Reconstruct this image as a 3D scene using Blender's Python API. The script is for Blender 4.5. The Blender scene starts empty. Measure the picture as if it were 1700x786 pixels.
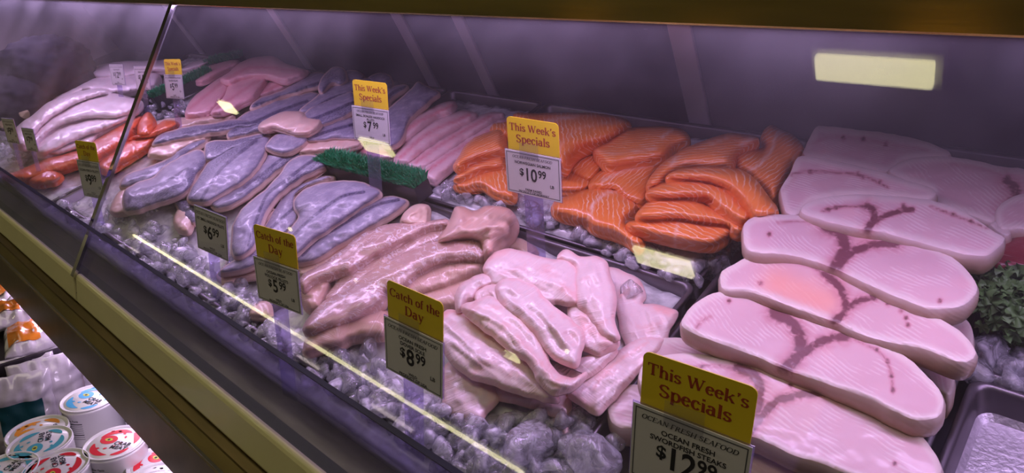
import bpy, bmesh, math, random
import numpy as np
from mathutils import Vector, Matrix, noise
from mathutils.geometry import delaunay_2d_cdt
random.seed(7); rng = np.random.default_rng(7)
S = bpy.context.scene; C = S.collection
# ------------------------------------------------------------------ frames
# The fish deck of the case slopes 20 degrees down to the customer.  Geometry is written in
# deck coordinates (x along the case, y into the case, z off the deck) and W() stands it in the shop.
TILT = math.radians(20); CT, ST = math.cos(TILT), math.sin(TILT); DECK = 0.95
F = 1111.3375; EYE = 0.6
R = np.array([[0.73887016, 0.23473337, -0.63164162], [0.63657821, -0.55056726, 0.54004063], [-0.22099564, -0.80110919, -0.55622386]])
MW = np.array([[1, 0, 0], [0, CT, -ST], [0, ST, CT]])
def W(p):
    p = np.asarray(p, float); q = p @ MW.T; q[..., 2] += DECK; return q
def ray(u, v): return R @ np.array([u - 850., v - 393., F])
def at(u, v, h=0.):                      # point of the deck-parallel plane h above the deck
    r = ray(u, v); t = (h - EYE) / r[2]; return np.array([0, 0, EYE]) + t * r
def at_n(uv, h):
    r = np.c_[uv[:, 0] - 850., uv[:, 1] - 393., np.full(len(uv), F)] @ R.T
    t = (h - EYE) / r[:, 2]; return np.array([0, 0, EYE]) + t[:, None] * r
EYEW = W((0, 0, EYE))
def at_level(u, v, z):                   # point on a level plane of the shop
    r = MW @ ray(u, v); t = (z - EYEW[2]) / r[2]; return EYEW + t * r
# ------------------------------------------------------------------ camera, light, exposure
cam = bpy.data.objects.new('camera', bpy.data.cameras.new('camera')); C.objects.link(cam)
cam.data.sensor_fit = 'HORIZONTAL'; cam.data.sensor_width = 36; cam.data.lens = 36 * F / 1700; cam.data.clip_start = .01
A = MW @ np.c_[R[:, 0], -R[:, 1], -R[:, 2]]
cam.matrix_world = Matrix([[*A[i], EYEW[i]] for i in range(3)] + [[0, 0, 0, 1]])
S.camera = cam
S.view_settings.view_transform = 'Standard'; S.view_settings.look = 'None'
S.view_settings.exposure = 0.0; S.view_settings.gamma = 1; S.view_settings.use_curve_mapping = False
S.cycles.max_bounces = 10; S.cycles.transparent_max_bounces = 16; S.cycles.caustics_reflective = False; S.cycles.caustics_refractive = False
S.cycles.sample_clamp_indirect = 6
w = bpy.data.worlds.new('world'); S.world = w; w.use_nodes = True
w.node_tree.nodes['Background'].inputs[0].default_value = (.75, .72, .62, 1); w.node_tree.nodes['Background'].inputs[1].default_value = .10
LED = (.75, .52, 1.0); LED_POWER = 22; UNDER_POWER = 3.2
SHOP = (1.0, .92, .50); SHOP_STRENGTH = 10
def area(name, loc, rot, sx, sy, power, col):
    l = bpy.data.lights.new(name, 'AREA'); l.shape = 'RECTANGLE'; l.size = sx; l.size_y = sy; l.energy = power; l.color = col
    o = bpy.data.objects.new(name, l); C.objects.link(o); o.location = loc; o.rotation_euler = rot; return o
# violet LED strip tucked under the top rail of the case, and the one under the front overhang
area('case_led_strip', W((-1.5, .590, .362)), (TILT - math.radians(36), 0, 0), 4.4, .04, LED_POWER, LED)
area('shelf_led_strip', W((-1.3, .07, -.172)), (-.5, 0, 0), 4.0, .03, UNDER_POWER, (.88, .68, 1.0))
# unseen fill light, added above the case front to brighten the customer side
area('aisle_fill_light', (-1.2, -.35, 2.86), (0, 0, 0), 5.5, .5, 14, (1.0, .90, .68))
# ------------------------------------------------------------------ helpers
def props(o, label=None, cat=None, group=None, kind=None):
    if label: o['label'] = label
    if cat: o['category'] = cat
    if group: o['group'] = group
    if kind: o['kind'] = kind
    return o
def mesh_obj(name, verts, faces, mat, parent=None, smooth=True, attrs=None, uv=None, world=True, origin=None):
    """verts in shop coordinates; the origin goes to the base of the thing"""
    v = np.asarray(verts, float)
    me = bpy.data.meshes.new(name)
    po = np.array(parent['_o']) if parent is not None else None
    if origin is None:
        origin = np.array([(v[:, 0].min() + v[:, 0].max()) / 2, (v[:, 1].min() + v[:, 1].max()) / 2, v[:, 2].min()])
    me.from_pydata((v - origin).tolist(), [], [list(map(int, f)) for f in faces])
    if attrs:
        for k, a in attrs.items():
            at_ = me.attributes.new(k, 'FLOAT', 'POINT'); at_.data.foreach_set('value', np.asarray(a, np.float32))
    if uv is not None:
        l = me.uv_layers.new(name='UVMap'); idx = np.empty(len(me.loops), np.int32); me.loops.foreach_get('vertex_index', idx)
        l.data.foreach_set('uv', np.asarray(uv, np.float32)[idx].ravel())
    if smooth: me.polygons.foreach_set('use_smooth', [True] * len(me.polygons))
    if mat: me.materials.append(mat)
    me.validate(); me.update()
    o = bpy.data.objects.new(name, me); C.objects.link(o)
    o['_o'] = [float(x) for x in origin]
    if parent is not None:
        o.parent = parent; o.location = origin - po
    else: o.location = origin
    return o
def empty(name, loc, label, cat, group=None):
    o = bpy.data.objects.new(name, None); C.objects.link(o); o.empty_display_size = .05; o.location = loc; o['_o'] = [float(x) for x in loc]
    return props(o, label, cat, group)
class MB:
    def __init__(s): s.v = []; s.f = []
    def add(s, v, f):
        n = len(s.v); s.v += [tuple(map(float, p)) for p in v]; s.f += [[i + n for i in q] for q in f]; return s
    def box(s, a, b):
        x0, y0, z0 = a; x1, y1, z1 = b
        return s.add([(x0, y0, z0), (x1, y0, z0), (x1, y1, z0), (x0, y1, z0), (x0, y0, z1), (x1, y0, z1), (x1, y1, z1), (x0, y1, z1)],
                     [(3, 2, 1, 0), (4, 5, 6, 7), (0, 1, 5, 4), (1, 2, 6, 5), (2, 3, 7, 6), (3, 0, 4, 7)])
    def prism(s, prof, x0, x1):            # profile in (y,z), counter-clockwise seen from +x
        n = len(prof); v = [(x0, y, z) for y, z in prof] + [(x1, y, z) for y, z in prof]
        f = [(i, (i + 1) % n, (i + 1) % n + n, i + n)[::-1] for i in range(n)] + [tuple(range(n)), tuple(range(2 * n - 1, n - 1, -1))]
        return s.add(v, f)
    def lathe(s, prof, n=40, c=(0, 0, 0), axis=None):
        ax = Matrix.Identity(3) if axis is None else Vector((0, 0, 1)).rotation_difference(Vector(axis)).to_matrix()
        v = []; f = []
        for r, z in prof:
            for k in range(n):
                a = 2 * math.pi * k / n; p = ax @ Vector((r * math.cos(a), r * math.sin(a), z)); v.append((p.x + c[0], p.y + c[1], p.z + c[2]))
        m = len(prof)
        for i in range(m - 1):
            for k in range(n): f.append((i * n + k, i * n + (k + 1) % n, (i + 1) * n + (k + 1) % n, (i + 1) * n + k))
        f.append(tuple(range(n))[::-1]); f.append(tuple(range((m - 1) * n, m * n))); return s.add(v, f)
    def obj(s, name, mat, parent=None, deck=True, smooth=False, bevel=0, **k):
        v = np.array(s.v); v = W(v) if deck else v
        o = mesh_obj(name, v, s.f, mat, parent, smooth, **k)
        if bevel:
            m = o.modifiers.new('bevel', 'BEVEL'); m.width = bevel; m.segments = 2; m.limit_method = 'ANGLE'
        return o
# ------------------------------------------------------------------ materials
def new_mat(name):
    m = bpy.data.materials.new(name); m.use_nodes = True; nt = m.node_tree
    return m, nt, nt.nodes, nt.links, nt.nodes['Principled BSDF']
def col(c): return (*c, 1) if len(c) == 3 else c
def simple(name, c, rough=.5, metal=0, spec=.5, noise_s=0, noise_a=0, bump=0, coat=0, emit=None, stretch=None, alpha=1):
    m, nt, N, L, b = new_mat(name)
    b.inputs['Base Color'].default_value = col(c); b.inputs['Roughness'].default_value = rough; b.inputs['Metallic'].default_value = metal
    b.inputs['Specular IOR Level'].default_value = spec; b.inputs['Coat Weight'].default_value = coat
    if noise_s:
        tc = N.new('ShaderNodeTexCoord'); mp = N.new('ShaderNodeMapping'); nz = N.new('ShaderNodeTexNoise'); nz.inputs['Scale'].default_value = noise_s; nz.inputs['Detail'].default_value = 6
        if stretch: mp.inputs['Scale'].default_value = stretch
        L.new(tc.outputs['Object'], mp.inputs[0]); L.new(mp.outputs[0], nz.inputs['Vector'])
        mx = N.new('ShaderNodeMix'); mx.data_type = 'RGBA'; mx.inputs['A'].default_value = col([x * (1 - noise_a) for x in c[:3]]); mx.inputs['B'].default_value = col([min(1, x * (1 + noise_a)) for x in c[:3]])
        L.new(nz.outputs['Fac'], mx.inputs['Factor']); L.new(mx.outputs['Result'], b.inputs['Base Color'])
        if bump:
            bp = N.new('ShaderNodeBump'); bp.inputs['Strength'].default_value = bump; bp.inputs['Distance'].default_value = .002
            L.new(nz.outputs['Fac'], bp.inputs['Height']); L.new(bp.outputs[0], b.inputs['Normal'])
    if emit:
        b.inputs['Emission Color'].default_value = col(c); b.inputs['Emission Strength'].default_value = emit
    return m
class G:                                  # tiny node-graph helper
    def __init__(s, name):
        s.m, s.nt, s.N, s.L, s.b = new_mat(name)
        s.uv = s.N.new('ShaderNodeUVMap').outputs[0]; s.tc = s.N.new('ShaderNodeTexCoord').outputs['Object']
    def attr(s, n): a = s.N.new('ShaderNodeAttribute'); a.attribute_name = n; return a.outputs['Fac']
    def noise(s, vec, scale, detail=4, dist=0, mp=None):
        if mp is not None: vec = s.map(vec, mp)
        n = s.N.new('ShaderNodeTexNoise'); n.inputs['Scale'].default_value = scale; n.inputs['Detail'].default_value = detail; n.inputs['Distortion'].default_value = dist
        s.L.new(vec, n.inputs['Vector']); return n.outputs['Fac']
    def map(s, vec, sc):
        n = s.N.new('ShaderNodeMapping'); n.inputs['Scale'].default_value = sc; s.L.new(vec, n.inputs[0]); return n.outputs[0]
    def wave(s, vec, scale, dist=3, dscale=1.5, direction='X', kind='BANDS', detail=2, prof='SIN'):
        n = s.N.new('ShaderNodeTexWave'); n.wave_type = kind; n.wave_profile = prof
        if kind == 'BANDS': n.bands_direction = direction
        else: n.rings_direction = 'SPHERICAL'
        n.inputs['Scale'].default_value = scale; n.inputs['Distortion'].default_value = dist; n.inputs['Detail'].default_value = detail; n.inputs['Detail Scale'].default_value = dscale
        s.L.new(vec, n.inputs['Vector']); return n.outputs['Fac']
    def sep(s, vec):
        n = s.N.new('ShaderNodeSeparateXYZ'); s.L.new(vec, n.inputs[0]); return n.outputs
    def val(s, x, sock):
        if hasattr(x, 'node'): s.L.new(x, sock)
        else: sock.default_value = x
    def math(s, op, a, b=0, c=0, clamp=False):
        n = s.N.new('ShaderNodeMath'); n.operation = op; n.use_clamp = clamp
        for x, i in ((a, 0), (b, 1), (c, 2)): s.val(x, n.inputs[i])
        return n.outputs[0]
    def step(s, x, lo, hi, a=0, b=1):
        n = s.N.new('ShaderNodeMapRange'); n.interpolation_type = 'SMOOTHSTEP'; s.val(x, n.inputs[0])
        for i, q in enumerate((lo, hi, a, b)): n.inputs[i + 1].default_value = q
        return n.outputs[0]
    def mix(s, f, a, b):
        n = s.N.new('ShaderNodeMix'); n.data_type = 'RGBA'; s.val(f, n.inputs['Factor'])
        for x, k in ((a, 'A'), (b, 'B')):
            if hasattr(x, 'node'): s.L.new(x, n.inputs[k])
            else: n.inputs[k].default_value = col(x)
        return n.outputs['Result']
    def bump(s, h, strength=.3, dist=.002):
        n = s.N.new('ShaderNodeBump'); n.inputs['Strength'].default_value = strength; n.inputs['Distance'].default_value = dist
        s.L.new(h, n.inputs['Height']); s.L.new(n.outputs[0], s.b.inputs['Normal'])
    def done(s, color, rough=.35, sss=.15, rad=(.01, .005, .004), coat=.35, spec=.5, croug=.12):
        s.val(color if hasattr(color, 'node') else col(color), s.b.inputs['Base Color'])
        s.val(rough, s.b.inputs['Roughness']); s.b.inputs['Specular IOR Level'].default_value = spec
        s.b.inputs['Subsurface Weight'].default_value = sss; s.b.inputs['Subsurface Radius'].default_value = rad; s.b.inputs['Subsurface Scale'].default_value = 1
        s.b.inputs['Coat Weight'].default_value = coat; s.b.inputs['Coat Roughness'].default_value = croug
        return s.m
def m_steak():
    g = G('swordfish_flesh'); mk = g.attr('mark'); ed = g.attr('edge'); side = g.attr('side')
    n1 = g.noise(g.tc, 90, 6); n2 = g.noise(g.uv, 14, 3)
    base = g.mix(n2, (.60, .38, .41), (.68, .47, .48))
    o_ = g.sep(g.uv); ux = g.math('SUBTRACT', g.math('ABSOLUTE', o_[0]), .075); uy = g.math('MULTIPLY', g.math('ADD', o_[1], .008), 1.5)
    rr = g.math('ADD', g.math('SQRT', g.math('ADD', g.math('MULTIPLY', ux, ux), g.math('MULTIPLY', uy, uy))), g.math('MULTIPLY', g.noise(g.uv, 22, 4), .022))
    rings = g.math('MULTIPLY', g.math('MULTIPLY_ADD', g.math('SINE', g.math('MULTIPLY', rr, 900)), .5, .5), g.step(g.noise(g.uv, 30, 3), .35, .62))
    base = g.mix(g.math('MULTIPLY', g.step(rings, .35, .9), .5), base, (.78, .66, .64))
    base = g.mix(g.step(n2, .58, .75, 0, .4), base, (.80, .40, .38)); base = g.mix(g.math('MULTIPLY', g.attr('dark'), .75), base, (.80, .36, .27))
    base = g.mix(g.step(ed, .25, .75, 0, .7), base, (.72, .62, .57))
    m2 = g.math('MULTIPLY', mk, g.step(g.noise(g.tc, 110, 6, .8),   .28, .6, .72, 1.2), clamp=True)
    base = g.mix(g.step(m2, .05, .6, 0, .55), base, (.50, .16, .20)); base = g.mix(g.step(m2, .38, .85, 0, .92), base, (.15, .045, .06))
    base = g.mix(side, base, g.mix(n1, (.34, .21, .13), (.52, .36, .25)))
    g.bump(g.math('ADD', n1, g.math('MULTIPLY', rings, .5)), .2, .0012); return g.done(base, .42, .18, coat=.2)
def m_salmon():
    g = G('salmon_flesh'); mk = g.attr('mark'); side = g.attr('side'); ed = g.attr('edge')
    n2 = g.noise(g.uv, 18, 3); n1 = g.noise(g.tc, 140, 4)
    base = g.mix(n2, (.74, .175, .03), (.86, .29, .07))
    wv = g.wave(g.map(g.uv, (1, 1.5, 1)), 44, 5, 1.1, 'DIAGONAL', detail=2)
    st = g.math('MULTIPLY', g.step(wv, .80, .98), g.step(g.noise(g.uv, 22, 3), .36, .62, .08, .8))
    base = g.mix(st, base, (.92, .62, .44))
    base = g.mix(g.math('MULTIPLY', mk, .8), base, (.93, .66, .52))
    g.bump(g.math('ADD', wv, n1), .22, .0012); return g.done(base, .3, .12, (.012, .004, .002), coat=.4)
def m_haddock():
    g = G('haddock_skin'); mk = g.attr('mark'); ed = g.attr('edge'); dark = g.attr('dark')
    n1 = g.noise(g.uv, 240, 5); n3 = g.noise(g.uv, 55, 4); u = g.noise(g.uv, 1, 1, mp=(260, 14, 1))
    base = g.mix(n3, (.50, .45, .54), (.78, .72, .80)); sv = g.sep(g.uv)[1]
    base = g.mix(g.math('MULTIPLY', g.step(sv, -.002, .014), g.step(n3, .25, .6, .55, 1)), base, (.25, .225, .31))
    base = g.mix(g.step(n1, .44, .60, 0, .7), base, (.22, .195, .28))
    dk = g.mix(g.step(n1, .4, .6), (.075, .065, .12), (.24, .22, .31))
    base = g.mix(g.math('MULTIPLY', dark, g.step(n3, .2, .55, .75, 1), clamp=True), base, dk)
    base = g.mix(g.step(mk, .3, .8, 0, .93), base, g.mix(g.step(n1, .45, .55), (.03, .025, .06), (.12, .10, .18)))
    base = g.mix(g.step(ed, .55, .95, 0, .85), base, (.70, .50, .44))
    base = g.mix(g.attr('side'), base, (.66, .45, .38))
    g.bump(g.math('ADD', n1, u), .25, .0012); return g.done(base, .45, .05, coat=.18)
def m_flesh(name, a, b, line, fibre=(300, 18, 1), rough=.34, spot=None, sheen=None, amt=.5, pinkedge=None):
    g = G(name); mk = g.attr('mark'); ed = g.attr('edge')
    n2 = g.noise(g.uv, 17, 4); fb = g.noise(g.uv, 1, 3, .8, fibre); n1 = g.noise(g.tc, 120, 5)
    base = g.mix(n2, a, b)
    if spot: base = g.mix(g.step(g.noise(g.uv, 26, 5), .52, .70, 0, amt), base, spot)
    if sheen: base = g.mix(g.step(g.math('MULTIPLY', g.wave(g.map(g.uv, (1, .5, 1)), 46, 16, 1.6, 'DIAGONAL', detail=3), g.noise(g.uv, 30, 3)), .36, .62, 0, .75), base, sheen)
    if pinkedge: base = g.mix(g.step(ed, .1, .9, 0, .38), base, pinkedge)
    base = g.mix(g.step(fb, .56, .74, 0, .42), base, (.93, .82, .80))
    base = g.mix(g.math('MULTIPLY', mk, g.step(n1, .3, .6, .6, 1.1), clamp=True), base, line)
    g.bump(g.math('ADD', g.math('MULTIPLY', fb, 1.6), n1), .32, .0016); return g.done(base, rough, .15, coat=.3)
def m_ice():
    m, nt, N, L, b = new_mat('clear_ice'); out = N['Material Output']; N.remove(b)
    tc = N.new('ShaderNodeTexCoord'); nz = N.new('ShaderNodeTexNoise'); nz.inputs['Scale'].default_value = 42; nz.inputs['Detail'].default_value = 7; nz.inputs['Roughness'].default_value = .6; nz.inputs['Distortion'].default_value = 1.2
    L.new(tc.outputs['Object'], nz.inputs['Vector'])
    bp = N.new('ShaderNodeBump'); bp.inputs['Strength'].default_value = .8; bp.inputs['Distance'].default_value = .005; L.new(nz.outputs['Fac'], bp.inputs['Height'])
    tr = N.new('ShaderNodeBsdfTransparent'); tr.inputs[0].default_value = (.99, .99, 1, 1); rf = N.new('ShaderNodeBsdfRefraction'); rf.inputs['IOR'].default_value = 1.2; rf.inputs['Roughness'].default_value = .03; rf.inputs[0].default_value = (.97, .97, 1, 1)
    gl = N.new('ShaderNodeBsdfGlossy'); gl.inputs['Roughness'].default_value = .1
    tl = N.new('ShaderNodeBsdfTranslucent'); tl.inputs[0].default_value = (.95, .95, 1, 1); df = N.new('ShaderNodeBsdfDiffuse'); df.inputs[0].default_value = (.9, .9, 1, 1)
    for q in (tl, df, gl, rf): L.new(bp.outputs[0], q.inputs['Normal'])
    def mixs(f, a, b_):
        n = N.new('ShaderNodeMixShader')
        if hasattr(f, 'node'): L.new(f, n.inputs[0])
        else: n.inputs[0].default_value = f
        L.new(a.outputs[0], n.inputs[1]); L.new(b_.outputs[0], n.inputs[2]); return n
    lw = N.new('ShaderNodeLayerWeight'); lw.inputs['Blend'].default_value = .35; L.new(bp.outputs[0], lw.inputs['Normal'])
    ml = N.new('ShaderNodeMath'); ml.operation = 'MULTIPLY_ADD'; L.new(lw.outputs['Facing'], ml.inputs[0]); ml.inputs[1].default_value = .45; ml.inputs[2].default_value = .08
    cr = N.new('ShaderNodeMapRange'); cr.inputs[1].default_value = .44; cr.inputs[2].default_value = .68; cr.inputs[3].default_value = .2; cr.inputs[4].default_value = .9; L.new(nz.outputs['Fac'], cr.inputs[0])
    body = mixs(cr.outputs[0], mixs(.16, tr, rf), mixs(.5, tl, df)); L.new(mixs(ml.outputs[0], body, gl).outputs[0], out.inputs[0]); return m
def m_glass(name, haze, tint=(1, 1, 1), edge_dark=None, scale=6):
    m, nt, N, L, b = new_mat(name); N.remove(b); out = N['Material Output']
    tr = N.new('ShaderNodeBsdfTransparent'); tr.inputs[0].default_value = col(tint); gl = N.new('ShaderNodeBsdfGlossy'); gl.inputs['Roughness'].default_value = .012
    lw = N.new('ShaderNodeLayerWeight'); lw.inputs['Blend'].default_value = .5
    p = N.new('ShaderNodeMath'); p.operation = 'POWER'; L.new(lw.outputs['Facing'], p.inputs[0]); p.inputs[1].default_value = 5
    ma = N.new('ShaderNodeMath'); ma.operation = 'MULTIPLY_ADD'; L.new(p.outputs[0], ma.inputs[0]); ma.inputs[1].default_value = .5; ma.inputs[2].default_value = .035
    mx = N.new('ShaderNodeMixShader'); L.new(ma.outputs[0], mx.inputs[0]); L.new(tr.outputs[0], mx.inputs[1]); L.new(gl.outputs[0], mx.inputs[2])
    df = N.new('ShaderNodeBsdfDiffuse'); df.inputs[0].default_value = (.8, .8, .85, 1); tl = N.new('ShaderNodeBsdfTranslucent'); tl.inputs[0].default_value = (.8, .8, .85, 1)
    ds = N.new('ShaderNodeMixShader'); ds.inputs[0].default_value = .6; L.new(df.outputs[0], ds.inputs[1]); L.new(tl.outputs[0], ds.inputs[2])
    tc = N.new('ShaderNodeTexCoord'); nz = N.new('ShaderNodeTexNoise'); nz.inputs['Scale'].default_value = scale; nz.inputs['Detail'].default_value = 5; L.new(tc.outputs['Object'], nz.inputs['Vector'])
    mr = N.new('ShaderNodeMapRange'); mr.inputs[1].default_value = .35; mr.inputs[2].default_value = .75; mr.inputs[3].default_value = haze * .3; mr.inputs[4].default_value = haze; L.new(nz.outputs['Fac'], mr.inputs[0])
    m2 = N.new('ShaderNodeMixShader'); L.new(mr.outputs[0], m2.inputs[0]); L.new(mx.outputs[0], m2.inputs[1]); L.new(ds.outputs[0], m2.inputs[2])
    L.new(m2.outputs[0], out.inputs[0]); return m
M = dict(
    steak=m_steak(), salmon=m_salmon(), haddock=m_haddock(),
    sole=m_flesh('sole_flesh', (.74, .54, .54), (.84, .68, .68), (.82, .36, .33), spot=(.80, .40, .38), pinkedge=(.84, .42, .40)),
    pollock=m_flesh('pollock_flesh', (.60, .35, .28), (.74, .48, .41), (.30, .17, .17), spot=(.72, .46, .40), sheen=None),
    pollock_skin=m_flesh('pollock_skin_side', (.47, .28, .25), (.66, .43, .38), (.22, .13, .15), fibre=(60, 150, 1), sheen=(.86, .74, .80), rough=.25),
    skinless=m_flesh('skinless_haddock_flesh', (.68, .43, .45), (.80, .57, .57), (.66, .18, .22), spot=(.74, .34, .36)),
    tilapia=m_flesh('pink_fillet_flesh', (.70, .32, .36), (.80, .46, .48), (.62, .16, .2), fibre=(40, 300, 1)),
    white=m_flesh('white_fillet_flesh', (.74, .60, .62), (.84, .72, .74), (.70, .5, .5)),
    rock=m_flesh('redfish_skin', (.60, .07, .02), (.78, .17, .05), (.5, .05, .02), spot=(.85, .33, .14), rough=.28),
    cream=m_flesh('cream_flesh', (.66, .44, .36), (.80, .58, .48), (.5, .3, .25), spot=(.72, .40, .34)),
    tuna=m_flesh('tuna_flesh', (.20, .02, .035), (.30, .04, .05), (.1, .01, .02)),
    ice=m_ice(), packed=simple('packed_ice', (.76, .76, .86), .22, spec=.9, noise_s=60, noise_a=.75, bump=1.0, coat=.5),
    glass=m_glass('case_glass', .05), glass_hazy=m_glass('case_glass_hazy', .13), plexi=m_glass('violet_tinted_acrylic', .22, (.74, .70, .93)), clip=m_glass('clear_clip', .10, (.93, .93, .95)), plexi2=m_glass('sign_acrylic', .22, (.80, .76, .95)),  # glass_hazy mixes in more mottled pale diffuse colour than glass
    edge=simple('acrylic_edge', (.03, .025, .07), .3),
    steel=simple('scratched_steel', (.66, .62, .68), .45, .85, noise_s=170, noise_a=.4, bump=.6),
    pan=simple('dark_pan_steel', (.16, .14, .16), .38, .85, noise_s=30, noise_a=.3, bump=.1),
    ledge=simple('dull_ledge_steel', (.13, .115, .12), .28, .9, noise_s=20, noise_a=.6, stretch=(.4, 3, 3)), chrome=simple('chrome', (.55, .53, .58), .12, 1),
    back=simple('back_panel_metal', (.15, .105, .17), .42, .55, noise_s=7, noise_a=.35),
    strip=simple('back_strip_metal', (.62, .55, .64), .45, .3),
    shell=simple('tan_shell', (.26, .20, .10), .6, noise_s=30, noise_a=.4), endwall=simple('end_panel', (.42, .38, .36), .6, noise_s=5, noise_a=.2),
    bumper=simple('cream_plastic_bumper', (.72, .66, .34), .38, coat=.2, noise_s=25, noise_a=.05),
    black=simple('black_rubber', (.012, .012, .014), .4),
    gold=simple('brass_toned_metal', (.30, .25, .07), .24, .95, noise_s=12, noise_a=.6, bump=.15, stretch=(.3, 3, 3)),
    recess=simple('tarnished_brass', (.16, .115, .04), .38, .75, noise_s=9, noise_a=.7, bump=.1, stretch=(.5, 3, 3)), brown=simple('worn_brown_metal', (.16, .12, .065), .42, .6, noise_s=18, noise_a=.4),
    dark=simple('dark_panel', (.03, .026, .03), .6), deck=simple('steel_deck', (.20, .19, .22), .4, .9),
    card=simple('white_card', (.78, .76, .80), .45, noise_s=40, noise_a=.02), ink=simple('black_ink', (.02, .02, .025), .6), grey_ink=simple('grey_ink', (.10, .10, .12), .6),
    yellow=simple('yellow_card', (.95, .70, .02), .42), red_ink=simple('brick_red_ink', (.45, .06, .02), .6),
    grass=simple('green_plastic_grass', (.012, .26, .10), .45, noise_s=90, noise_a=.5), divider=simple('black_plastic', (.025, .02, .03), .35),
    kale=simple('kale_leaf', (.10, .20, .06), .5, noise_s=70, noise_a=.5), net=simple('dark_mesh_bag', (.016, .014, .026), .8, spec=.1, noise_s=60, noise_a=.6, bump=.6),
    canwhite=simple('white_can_paint', (.78, .76, .78), .32, coat=.3), cblue=simple('sky_blue_paint', (.06, .42, .74), .35), cteal=simple('teal_paint', (.07, .40, .52), .35), cred=simple('crimson_paint', (.72, .02, .04), .35), corange=simple('orange_paint', (.85, .32, .03), .35), cyel=simple('lime_yellow_paint', (.60, .62, .06), .4),
    bag=simple('clear_plastic_pouch', (.62, .56, .64), .14, coat=1, noise_s=30, noise_a=.25, bump=.5), orange_food=simple('orange_smoked_fish', (.80, .20, .02), .25, coat=.6, noise_s=35, noise_a=.55, bump=.5), teal_label=simple('dark_teal_label', (.01, .07, .09), .4), shelf=simple('dark_shelf_metal', (.05, .04, .05), .35, .5, noise_s=14, noise_a=.4),
    floor=simple('shop_floor_tile', (.35, .31, .25), .4, noise_s=3, noise_a=.2), wall=simple('shop_wall_paint', (.40, .37, .32), .8, noise_s=2, noise_a=.1), ceil=simple('shop_ceiling', (.22, .21, .18), .9, noise_s=4, noise_a=.1),
    lamp=simple('lamp_diffuser', SHOP, .5, emit=SHOP_STRENGTH), lamp_body=simple('lamp_housing', (.5, .5, .48), .5),
)
# ------------------------------------------------------------------ shop shell
fl = MB().box((-9, -7, -.1), (5, 3.2, 0)).obj('floor', M['floor'], deck=False); props(fl, kind='structure')
ce = MB().box((-9, -7, 2.95), (5, 3.2, 3.05)).obj('ceiling', M['ceil'], deck=False); props(ce, kind='structure')
for n, a, b in (('wall_back', (-9, 3.2, 0), (5, 3.3, 3)), ('wall_front', (-9, -7.1, 0), (5, -7, 3)), ('wall_left', (-9.1, -7, 0), (-9, 3.2, 3)), ('wall_right', (5, -7, 0), (5.1, 3.2, 3))):
    props(MB().box(a, b).obj(n, M['wall'], deck=False), kind='structure')
# ------------------------------------------------------------------ the display case
X0, X1 = -3.75, .75
SEAM = -1.487
G0 = np.array([.135, -.02]); GD = np.array([.74298, .66932]); GN = np.array([-.66932, .74298]); GL = .588
case = empty('seafood_display_case', W((-1.4, .5, -.95 / CT)), 'long glass-fronted seafood counter case with cream bumper and brass-toned top rail', 'display case')
def pane(name, x0, x1, mat):
    a = G0; b = G0 + GD * GL; t = GN * .006
    return MB().prism([a, b, b + t, a + t][::-1], x0, x1).obj(name, mat, case)
pane('glass_pane', SEAM + .002, X1, M['glass']); pane('glass_pane', X0, SEAM - .002, M['glass_hazy'])['label'] = 'hazier glass pane left of the seam'
a = G0 - GD * .01 + GN * .0062; b = G0 + GD * (GL - .005) + GN * .0062
MB().prism([a, a + GN * .006, b + GN * .006, b], SEAM - .008, SEAM + .008).obj('seam_strip', M['chrome'], case)
e = G0 + GD * GL
tr = MB().prism([(e[0] - .012, e[1] - .004), (e[0] + .07, e[1] - .004), (e[0] + .085, e[1] + .012), (e[0] + .085, e[1] + .075), (e[0] - .002, e[1] + .075), (e[0] - .014, e[1] + .06)], X0, X1).obj('top_rail', M['gold'], case, bevel=.003)
MB().box((X0, e[0] + .08, e[1] + .06), (X1, 1.12, e[1] + .075)).obj('canopy', M['dark'], case)
# rear wall of sliding panels, leaning over the display
def rear(z): return 1.05 - .22 * z
MB().prism([(rear(-.1), -.1), (rear(.45), .45), (rear(.45) + .02, .45), (rear(-.1) + .02, -.1)][::-1], X0, X1).obj('rear_panel', M['back'], case)
for x, wd in ((-.600, .045), (-1.372, .04), (-1.155, .035), (-1.975, .04), (-2.75, .04), (.12, .04)):
    MB().prism([(rear(-.1) - .008, -.1), (rear(.45) - .008, .45), (rear(.45), .45), (rear(-.1), -.1)][::-1], x - wd / 2, x + wd / 2).obj('rear_panel_stile', M['strip'], case, bevel=.002)
MB().box((X0 - .03, .14, -.1), (X0, 1.08, .45)).obj('end_panel', M['endwall'], case)
MB().box((X1, .14, -.1), (X1 + .03, 1.08, .45)).obj('end_panel', M['endwall'], case)
MB().box((X0, .14, -.085), (X1, 1.1, -.07)).obj('deck_sheet', M['deck'], case)
# front: gasket, ledge, clear ice guard, bumper, recess, lower lip
MB().box((X0, .127, -.05), (X1, .150, -.0205)).obj('glass_gasket', M['black'], case)
MB().box((X0, .150, -.05), (X1, .205, -.030)).obj('front_ledge', M['ledge'], case, bevel=.002)
MB().box((X0, .185, -.030), (X1, .191, .073)).obj('ice_guard', M['plexi'], case)
MB().box((X0, .1848, .073), (X1, .1912, .0752)).obj('ice_guard_edge', M['edge'], case)
bp = [(.137, -.024), (.133, -.017), (.127, -.0175), (.122, -.023), (.1175, -.032), (.1, -.066), (.0995, -.072), (.104, -.077), (.137, -.077)][::-1]
for a, b in ((X0, SEAM - .006), (SEAM + .006, X1)):
    MB().prism(bp, a, b).obj('bumper_rail', M['bumper'], case, bevel=.0025)
MB().prism([(.137, -.05), (.1085, -.055), (.1085, -.075), (.137, -.078)][::-1], SEAM - .006, SEAM + .006).obj('bumper_joint', M['black'], case)
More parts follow.
